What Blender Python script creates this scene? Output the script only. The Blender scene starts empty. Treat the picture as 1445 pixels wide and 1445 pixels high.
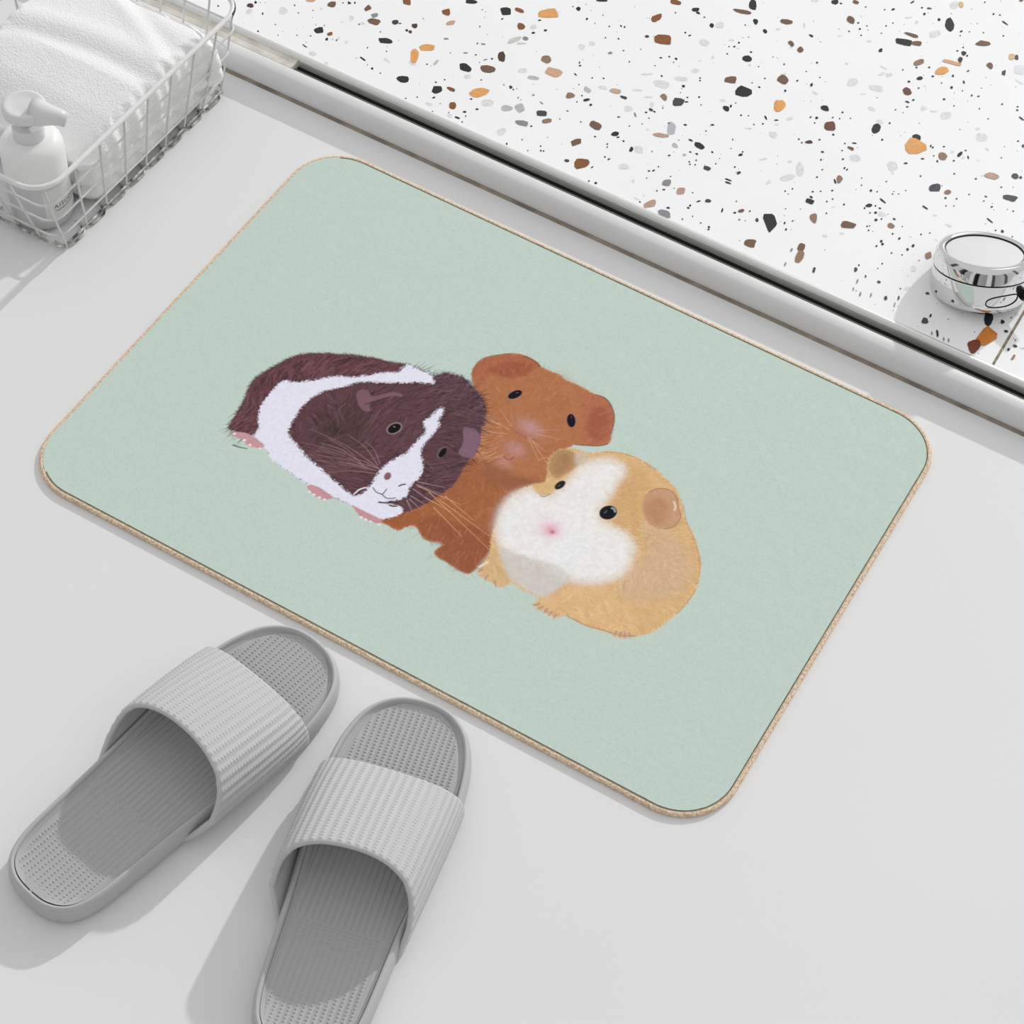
import bpy, bmesh, math, random
import numpy as np
from mathutils import Vector, Matrix

random.seed(7)
rng = np.random.default_rng(11)
scn = bpy.context.scene
COL = scn.collection
PI = math.pi

# ------------------------------------------------------------------ helpers
def s2l(v):
    v = v / 255.0
    return v / 12.92 if v <= .04045 else ((v + .055) / 1.055) ** 2.4
LITK = .86
def lit(r, g, b, k=LITK):            # surface colour that looks like this sRGB value in the sunlit part
    return tuple(min(.95, s2l(x) / k) for x in (r, g, b))

def pmat(name, col, rough=.5, metal=0., bump=None, var=None, spec=.5, coat=0., trans=0., sss=0., dist=.001):
    """procedural Principled material; bump=(scale,strength[,detail]) noise bump, var=(scale,amount) tone noise"""
    m = bpy.data.materials.new(name); m.use_nodes = True
    nt = m.node_tree; b = nt.nodes['Principled BSDF']
    b.inputs['Base Color'].default_value = (*col, 1)
    b.inputs['Roughness'].default_value = rough
    b.inputs['Metallic'].default_value = metal
    b.inputs['Specular IOR Level'].default_value = spec
    b.inputs['Coat Weight'].default_value = coat
    b.inputs['Transmission Weight'].default_value = trans
    if sss:
        b.inputs['Subsurface Weight'].default_value = sss
        b.inputs['Subsurface Radius'].default_value = (.01, .01, .01)
    tc = nt.nodes.new('ShaderNodeTexCoord')
    if var:
        n = nt.nodes.new('ShaderNodeTexNoise'); n.inputs['Scale'].default_value = var[0]; n.inputs['Detail'].default_value = 4
        nt.links.new(tc.outputs['Object'], n.inputs['Vector'])
        mr = nt.nodes.new('ShaderNodeMapRange'); mr.inputs['To Min'].default_value = 1 - var[1]; mr.inputs['To Max'].default_value = 1 + var[1]
        mr.inputs['From Min'].default_value = .3; mr.inputs['From Max'].default_value = .7
        nt.links.new(n.outputs['Fac'], mr.inputs['Value'])
        mx = nt.nodes.new('ShaderNodeVectorMath'); mx.operation = 'SCALE'; mx.inputs[0].default_value = col
        nt.links.new(mr.outputs['Result'], mx.inputs['Scale'])
        nt.links.new(mx.outputs['Vector'], b.inputs['Base Color'])
    if bump:
        n = nt.nodes.new('ShaderNodeTexNoise'); n.inputs['Scale'].default_value = bump[0]; n.inputs['Detail'].default_value = bump[2] if len(bump) > 2 else 3
        nt.links.new(tc.outputs['Object'], n.inputs['Vector'])
        bp = nt.nodes.new('ShaderNodeBump'); bp.inputs['Strength'].default_value = bump[1]; bp.inputs['Distance'].default_value = dist
        nt.links.new(n.outputs['Fac'], bp.inputs['Height'])
        nt.links.new(bp.outputs['Normal'], b.inputs['Normal'])
    return m

def link(name, me, mats, parent=None, smooth=True):
    o = bpy.data.objects.new(name, me); COL.objects.link(o)
    for m in (mats if isinstance(mats, (list, tuple)) else [mats]):
        me.materials.append(m)
    if smooth and len(me.polygons):
        me.polygons.foreach_set('use_smooth', [True] * len(me.polygons))
    elif len(me.polygons): me.polygons.foreach_set('use_smooth', [False] * len(me.polygons))
    if parent: o.parent = parent
    return o

def mesh_from(name, V, F):
    me = bpy.data.meshes.new(name); me.from_pydata([tuple(v) for v in V], [], F); me.validate(); me.update()
    return me

def grid_mesh(name, P, close_u=False, close_v=False):
    """P: (nv,nu,3) array -> quad mesh"""
    P = np.asarray(P, dtype=np.float64); nv, nu = P.shape[:2]
    idx = np.arange(nv * nu).reshape(nv, nu)
    a = idx; 
    if close_u: a = np.concatenate([a, a[:, :1]], 1)
    if close_v: a = np.concatenate([a, a[:1]], 0)
    q = np.stack([a[:-1, :-1], a[:-1, 1:], a[1:, 1:], a[1:, :-1]], -1).reshape(-1, 4)
    me = bpy.data.meshes.new(name)
    me.vertices.add(nv * nu); me.vertices.foreach_set('co', P.reshape(-1))
    me.loops.add(q.size); me.loops.foreach_set('vertex_index', q.reshape(-1).astype(np.int32))
    me.polygons.add(len(q)); me.polygons.foreach_set('loop_start', np.arange(0, q.size, 4, dtype=np.int32))
    me.update(calc_edges=True); me.validate()
    return me

def tube(path, r, seg=8, closed=False):
    """swept round section, returns V,F"""
    P = [Vector(p) for p in path]; n = len(P); V = []; F = []
    up0 = None
    for i in range(n):
        a = P[i - 1] if (i > 0 or closed) else P[i]; b = P[(i + 1) % n] if (i < n - 1 or closed) else P[i]
        t = (b - a).normalized()
        if up0 is None:
            up0 = Vector((0, 0, 1)) if abs(t.z) < .9 else Vector((1, 0, 0))
        s = t.cross(up0)
        if s.length < 1e-6: s = t.cross(Vector((0, 1, .01)))
        s.normalize(); u = s.cross(t).normalized(); up0 = u
        rr = r[i] if isinstance(r, (list, tuple)) else r
        for k in range(seg):
            an = 2 * PI * k / seg
            V.append(P[i] + s * (rr * math.cos(an)) + u * (rr * math.sin(an)))
    m = n if closed else n - 1
    for i in range(m):
        for k in range(seg):
            a = i * seg + k; b = i * seg + (k + 1) % seg; j = ((i + 1) % n) * seg
            F.append((a, b, j + (k + 1) % seg, j + k))
    if not closed:
        F.append(tuple(range(seg))[::-1]); F.append(tuple((n - 1) * seg + k for k in range(seg)))
    return V, F

def lathe(prof, seg=64, axis=None, center=(0, 0, 0)):
    """profile (r,z) revolved"""
    V = []; F = []; n = len(prof)
    M = axis or Matrix.Identity(3); c = Vector(center)
    for r, z in prof:
        for k in range(seg):
            a = 2 * PI * k / seg
            V.append(c + M @ Vector((r * math.cos(a), r * math.sin(a), z)))
    for i in range(n - 1):
        for k in range(seg):
            F.append((i * seg + k, i * seg + (k + 1) % seg, (i + 1) * seg + (k + 1) % seg, (i + 1) * seg + k))
    if prof[0][0] > 1e-5: F.append(tuple(range(seg))[::-1])
    if prof[-1][0] > 1e-5: F.append(tuple((n - 1) * seg + k for k in range(seg)))
    return V, F

def prism_x(prof, x0, x1, nseg=1):
    """profile (y,z) closed, extruded along x"""
    V = []; F = []; n = len(prof)
    for i in range(nseg + 1):
        x = x0 + (x1 - x0) * i / nseg
        V += [(x, y, z) for y, z in prof]
    for i in range(nseg):
        for k in range(n):
            F.append((i * n + k, i * n + (k + 1) % n, (i + 1) * n + (k + 1) % n, (i + 1) * n + k))
    F.append(tuple(range(n))[::-1]); F.append(tuple(nseg * n + k for k in range(n)))
    return V, F

def thing(name, label, cat, loc=(0, 0, 0), rotz=0, group=None):
    o = bpy.data.objects.new(name, None); COL.objects.link(o)
    o.location = loc; o.rotation_euler = (0, 0, rotz); o.empty_display_size = .02
    o['label'] = label; o['category'] = cat
    if group: o['group'] = group
    return o
def tag(o, label, cat, group=None):
    o['label'] = label; o['category'] = cat
    if group: o['group'] = group
def struct(o, label=None):
    o['kind'] = 'structure'
    if label: o['label'] = label
    return o

def autosharp(o, ang=40):
    me = o.data
    me.polygons.foreach_set('use_smooth', [True] * len(me.polygons))
    try: me.set_sharp_from_angle(angle=math.radians(ang))
    except Exception: pass

def catmull(pts, sub=6, closed=True):
    P = np.array(pts, float); n = len(P); out = []
    rngi = range(n) if closed else range(n - 1)
    for i in rngi:
        if closed: p0, p1, p2, p3 = P[i - 1], P[i], P[(i + 1) % n], P[(i + 2) % n]
        else: p0, p1, p2, p3 = P[max(i - 1, 0)], P[i], P[i + 1], P[min(i + 2, n - 1)]
        for k in range(sub):
            t = k / sub
            out.append(.5 * ((2 * p1) + (-p0 + p2) * t + (2 * p0 - 5 * p1 + 4 * p2 - p3) * t * t + (-p0 + 3 * p1 - 3 * p2 + p3) * t ** 3))
    if not closed: out.append(P[-1])
    return np.array(out)

# ------------------------------------------------------------------ materials
M_floor = pmat('floor_paint', (.80, .80, .80), .55, bump=(140, .05, 2), var=(3, .012), spec=.25, dist=.0006)
M_rail = pmat('rail_enamel', (.74, .74, .745), .28, spec=.5, var=(20, .02))
M_strip = pmat('strip_metal', (.72, .72, .70), .32, metal=.6)
M_gap_shade = pmat('gap_shade_black', (.012, .012, .010), .7, spec=.15)
M_groove = pmat('groove_grey', (.16, .16, .135), .7, var=(60, .2))
M_grout = pmat('grout_brown', (.30, .255, .21), .9, var=(40, .35))
M_caulk = pmat('caulk_beige', (.60, .585, .52), .7, var=(60, .2))
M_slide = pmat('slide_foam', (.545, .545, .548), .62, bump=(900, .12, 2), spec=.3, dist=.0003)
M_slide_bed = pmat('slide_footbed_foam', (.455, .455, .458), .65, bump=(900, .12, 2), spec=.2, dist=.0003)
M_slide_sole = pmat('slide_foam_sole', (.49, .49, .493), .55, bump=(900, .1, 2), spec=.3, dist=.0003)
M_wire = pmat('wire_white_enamel', (.66, .66, .64), .35, var=(120, .06))
M_rim = pmat('rim_white_enamel', (.80, .80, .785), .35, var=(90, .04))
M_wire_worn = pmat('wire_worn_metal', (.42, .41, .38), .4, metal=.4, var=(150, .95))
M_chip = pmat('wire_chipped', (.02, .02, .02), .5)
M_chrome = pmat('chrome', (.76, .76, .77), .05, metal=1)
M_satin = pmat('satin_chrome', (.70, .70, .70), .5, metal=.15, bump=(700, .12, 3), dist=.0003)
M_dark = pmat('seam_black', (.01, .01, .01), .5, spec=.2)
M_bottle = pmat('bottle_frosted', (.88, .88, .87), .35, sss=.35, spec=.4)
M_sleeve = pmat('bottle_sleeve_grey', (.60, .60, .60), .4, spec=.4)
M_pump = pmat('pump_plastic', (.74, .74, .74), .3, spec=.4)
M_label = pmat('label_clear_white', (.72, .72, .71), .4)
M_ink = pmat('label_ink', (.03, .03, .03), .6)

def towel_mat():
    m = pmat('terry_towel', (.90, .90, .895), .95, spec=.08)
    nt = m.node_tree; b = nt.nodes['Principled BSDF']
    tc = [n for n in nt.nodes if n.type == 'TEX_COORD'][0]
    v = nt.nodes.new('ShaderNodeTexVoronoi'); v.inputs['Scale'].default_value = 520
    n = nt.nodes.new('ShaderNodeTexNoise'); n.inputs['Scale'].default_value = 160; n.inputs['Detail'].default_value = 4
    a = nt.nodes.new('ShaderNodeMath'); a.operation = 'ADD'
    nt.links.new(tc.outputs['Object'], v.inputs['Vector']); nt.links.new(tc.outputs['Object'], n.inputs['Vector'])
    nt.links.new(v.outputs['Distance'], a.inputs[0]); nt.links.new(n.outputs['Fac'], a.inputs[1])
    bp = nt.nodes.new('ShaderNodeBump'); bp.inputs['Strength'].default_value = .40; bp.inputs['Distance'].default_value = .0010
    nt.links.new(a.outputs[0], bp.inputs['Height']); nt.links.new(bp.outputs['Normal'], b.inputs['Normal'])
    return m
M_towel = towel_mat()

def mat_fabric():
    m = bpy.data.materials.new('printed_mat_fabric'); m.use_nodes = True
    nt = m.node_tree; b = nt.nodes['Principled BSDF']
    b.inputs['Roughness'].default_value = .95; b.inputs['Specular IOR Level'].default_value = .08
    at = nt.nodes.new('ShaderNodeAttribute'); at.attribute_name = 'print'
    tc = nt.nodes.new('ShaderNodeTexCoord')
    n0 = nt.nodes.new('ShaderNodeTexNoise'); n0.inputs['Scale'].default_value = 420; n0.inputs['Detail'].default_value = 3
    mr = nt.nodes.new('ShaderNodeMapRange'); mr.inputs['From Min'].default_value = .3; mr.inputs['From Max'].default_value = .7
    mr.inputs['To Min'].default_value = .965; mr.inputs['To Max'].default_value = 1.035
    sc = nt.nodes.new('ShaderNodeVectorMath'); sc.operation = 'SCALE'
    L = nt.links.new
    L(tc.outputs['Object'], n0.inputs['Vector']); L(n0.outputs['Fac'], mr.inputs['Value'])
    L(at.outputs['Color'], sc.inputs[0]); L(mr.outputs['Result'], sc.inputs['Scale']); L(sc.outputs['Vector'], b.inputs['Base Color'])
    n1 = nt.nodes.new('ShaderNodeTexNoise'); n1.inputs['Scale'].default_value = 26; n1.inputs['Detail'].default_value = 5; n1.inputs['Roughness'].default_value = .62
    n1.inputs['Distortion'].default_value = .8
    n2 = nt.nodes.new('ShaderNodeTexNoise'); n2.inputs['Scale'].default_value = 700; n2.inputs['Detail'].default_value = 2
    L(tc.outputs['Object'], n1.inputs['Vector']); L(tc.outputs['Object'], n2.inputs['Vector'])
    b1 = nt.nodes.new('ShaderNodeBump'); b1.inputs['Strength'].default_value = .35; b1.inputs['Distance'].default_value = .0016
    b2 = nt.nodes.new('ShaderNodeBump'); b2.inputs['Strength'].default_value = .25; b2.inputs['Distance'].default_value = .0004
    L(n1.outputs['Fac'], b1.inputs['Height']); L(n2.outputs['Fac'], b2.inputs['Height'])
    L(b1.outputs['Normal'], b2.inputs['Normal']); L(b2.outputs['Normal'], b.inputs['Normal'])
    return m
M_print = mat_fabric()

def binding_mat():
    m = pmat('tan_binding', (.60, .44, .30), .9, spec=.1)
    nt = m.node_tree; b = nt.nodes['Principled BSDF']; tc = [n for n in nt.nodes if n.type == 'TEX_COORD'][0]
    n = nt.nodes.new('ShaderNodeTexNoise'); n.inputs['Scale'].default_value = 520; n.inputs['Detail'].default_value = 2
    r = nt.nodes.new('ShaderNodeValToRGB'); r.color_ramp.elements[0].position = .36; r.color_ramp.elements[1].position = .62
    r.color_ramp.elements[0].color = (.58, .41, .27, 1); r.color_ramp.elements[1].color = (.90, .72, .54, 1)
    nt.links.new(tc.outputs['Object'], n.inputs['Vector']); nt.links.new(n.outputs['Fac'], r.inputs['Fac']); nt.links.new(r.outputs['Color'], b.inputs['Base Color'])
    bp = nt.nodes.new('ShaderNodeBump'); bp.inputs['Strength'].default_value = .25; bp.inputs['Distance'].default_value = .0005
    nt.links.new(n.outputs['Fac'], bp.inputs['Height']); nt.links.new(bp.outputs['Normal'], b.inputs['Normal'])
    return m
M_bind = binding_mat()
M_seam_shade = pmat('seam_shadow_brown', (.17, .12, .075), .9, var=(300, .5))
M_pad = pmat('mat_backing', lit(188, 203, 193), .9)

# ------------------------------------------------------------------ setting
V, F = [(-2, -2, 0), (2, -2, 0), (2, .2668, 0), (-2, .2668, 0), (-2, -2, -.02), (2, -2, -.02), (2, .2668, -.02), (-2, .2668, -.02)], \
       [(0, 1, 2, 3), (7, 6, 5, 4), (0, 4, 5, 1), (1, 5, 6, 2), (2, 6, 7, 3), (3, 7, 4, 0)]
struct(link('floor', mesh_from('floor', V, F), M_floor, smooth=False))

# rounded white threshold rail
prof = [(.2492, 0), (.2490, .006), (.2496, .0105), (.2510, .0145), (.2535, .0172), (.2570, .0186), (.2610, .0190), (.2645, .0189), (.2664, .0182), (.2670, .0165), (.2670, 0)]
V, F = prism_x(prof, -2, 2, 8); o = link('trim_1', mesh_from('trim_1', V, F), M_rail); autosharp(o, 60); struct(o)
# brown dirt/grout line at its foot
V, F = prism_x([(.2462, -.001), (.2462, .0006), (.2480, .0012), (.2495, .0022), (.2495, -.001)], -2, 2, 8); o = link('trim_2', mesh_from('trim_2', V, F), M_grout); struct(o)
# track behind the rail: a grey step, and a black strip painting the shade in the gap
V, F = prism_x([(.2668, -.02), (.2668, .0135), (.2735, .0125), (.2735, -.02)], -.372, 2, 8); o = link('trim_3', mesh_from('trim_3', V, F), M_groove, smooth=False); struct(o)
V, F = prism_x([(.2733, -.02), (.2733, .0100), (.2795, .0105), (.2795, -.02)], -.372, 2, 8); o = link('trim_4', mesh_from('trim_4', V, F), M_gap_shade, smooth=False); struct(o)
# the left end of the track is filled level with pale sealant
V, F = prism_x([(.2668, -.02), (.2668, .0182), (.274, .0172), (.2795, .0186), (.2795, -.02)], -2, -.372, 8); o = link('trim_5', mesh_from('trim_5', V, F), M_caulk, smooth=False); struct(o)
# slim metal edge profile
prof = [(.2792, -.02), (.2792, .0172), (.2798, .0190), (.2815, .0201), (.2838, .0204), (.2858, .0199), (.2872, .0188), (.2880, .0178), (.2880, -.02)]
V, F = prism_x(prof, -2, 2, 8); o = link('trim_6', mesh_from('trim_6', V, F), M_strip); autosharp(o, 60); struct(o)

# terrazzo: slab with its stone chips inlaid in the same mesh
TZ = .018
CH = [
("k",-379,323.2,3.1,3.4,2.8,-3.3),("k",-319.9,345.4,5.8,2.9,1.8,-3.3),("k",-279.3,310.6,5.3,2.6,2.2,-4.1),("k",-245.9,315.7,3.8,2.5,2.8,-4.6),
("k",-239.9,354.9,5.6,1.2,1.8,-4.9),("k",-282,436.1,5.1,2.5,1.4,-2.7),("d",-325.9,371.9,2.6,1.7,1.7,-2.8),("d",-308.5,377.6,2.3,1.5,1.7,-2.8),
("d",-307.5,368.5,1.5,1,1.3,-2.1),("k",-311.2,368.3,1.2,0.8,0.9,-1.4),("k",-321.5,372.8,1.1,0.7,0.6,-0.9),("m",-347.1,369.5,1.6,3,2.1,-2),
("m",-274.9,378.5,2.3,1.5,0.7,-1.1),("k",-424.4,291.4,0.7,0.5,0.8,-1.1),("k",-434.7,313.8,0.6,0.4,1.1,-1.6),("k",-449,323.3,1.1,0.7,1.1,-1.6),
("k",-366,317.3,0.5,1.8,1.4,-1),("k",-357.8,321.1,0.7,0.5,0.7,-1.1),("k",-324.2,313.2,3.5,-0.8,0.1,-1),("k",-377.6,298.4,3.1,-0.7,0.1,-0.8),
("k",-310,306.9,1,0.7,0.8,-1.3),("k",-300.5,305.9,0.6,0.4,0.5,-0.8),("k",-328.6,328.3,0.6,0.4,0.6,-0.9),("k",-311.4,333.7,0.6,0.4,0.5,-0.8),
("k",-271.3,339.4,0.7,0.5,0.6,-1),("k",-219.2,348.8,0.6,0.4,0.5,-0.9),("k",-247.1,330.7,0.7,0.4,0.5,-0.9),("k",-252,323.4,1.2,-0.2,0.2,-1),
("k",-243,305.3,1.1,1.2,0.7,-0.9),("k",-255.9,297.6,0.6,0.4,0.5,-0.9),("k",-263.5,290.5,0.6,0.4,0.5,-0.8),("k",-202.7,313.8,1.3,0.9,0.7,-1.1),
("k",-210.2,304.7,1.5,1,0.7,-1.2),("k",-212,294.7,2.7,0.3,0.4,-1.4),("k",-221.7,296.2,0.5,0.3,0.5,-0.8),("k",-206.7,300.6,0.6,0.4,0.5,-0.9),
("k",-205.4,292.4,0.6,0.4,0.5,-0.9),("k",-214,322.3,1.2,0.8,0.5,-0.9),("k",-234.5,289.5,0.6,0.4,0.4,-0.6),("m",-249.8,372.1,2,1.3,0.5,-0.9),
("k",-240.6,375,0.9,0.6,0.5,-0.9),("m",-230,374.1,1.5,1.7,0.6,-0.8),("k",-225.6,378.6,1.1,0.7,0.7,-1.1),("m",-247.4,389.1,0.9,0.6,0.7,-1.2),
("m",-242.4,391.4,2.2,0.8,0.5,-1.2),("k",-257.6,410.4,0.6,0.4,0.6,-0.9),("k",-261.5,364.3,0.5,0.3,0.4,-0.7),("k",-352.3,351,0.9,0.6,0.5,-0.8),
("k",-330.4,352.9,0.6,0.4,0.5,-0.8),("k",-378.2,331.8,0.5,0.3,0.4,-0.7),("k",-361.5,320.3,0.4,0.3,0.4,-0.6),("k",-407.7,333,0.6,0.4,0.5,-0.7),
("k",-391.7,306.6,0.6,0.4,0.4,-0.7),("k",-406.2,297,0.4,0.3,0.5,-0.7),("k",-416.5,307.9,0.5,0.3,0.5,-0.7),("k",-380.8,312.9,0.7,0.4,0.5,-0.8),
("k",-316.2,309,0.4,0.3,0.4,-0.7),("k",-307,390.7,0.5,0.3,0.4,-0.6),("k",-267.6,431.8,0.5,0.3,0.4,-0.7),("k",-381.1,367.7,0.6,0.4,0.5,-0.7),
("k",-376.5,370.7,0.1,1.6,1.7,-0.9),("k",-371.9,373.8,0.8,0.5,0.9,-1.4),("d",-450.7,316.9,3.3,0.3,1.1,-3),("n",-388.7,360.3,3.3,2.2,2.3,-3.5),
("n",-358,374.1,0.7,3.7,2.5,-1.6),("r",-332.3,401.9,4,1.4,1.8,-3.7),("r",-294.2,410.1,3.2,2.1,2.3,-3.8),("t",-282.8,399.6,3.1,3.5,2,-2.5),
("n",-343.1,361.7,5.6,1.9,1.9,-3.9),("r",-367.5,324.7,1.3,2.4,1.7,-1.6),("n",-221.4,364.9,5.5,3.7,2.5,-4.3),("r",-235.9,323.2,4.2,-0.1,0.5,-2.2),
("r",-223.1,305.6,2.9,1.9,2.4,-3.9),("t",-408,353.7,3.8,2.5,1.1,-1.6),("o",-282.9,358.7,5.2,4.5,2.9,-4.1),("o",-286.6,341.9,3.4,1.7,4.4,-8.1),
("o",-212.1,333.6,6.6,6.5,3.5,-4.7),("g",-421.2,327.7,3.5,2.3,2.9,-4.3),("g",-363,354.3,1.8,1.2,2.1,-3.2),("g",-199.3,325.9,5.5,1.9,1.9,-4.2),
("m2",-265.7,346.3,0.1,3.9,1.2,-0.5),("g",-304.2,323.3,4.1,-0.9,0.2,-1.4),("g",-232,346,2.5,1.7,1.5,-2.5),("g",-329.4,311.3,1.5,1,0.7,-1.1),
("g",-365.5,294.7,1.5,1,0.9,-1.3),("g",-348.5,290.1,1.9,0.2,0.6,-1.7)]
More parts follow.
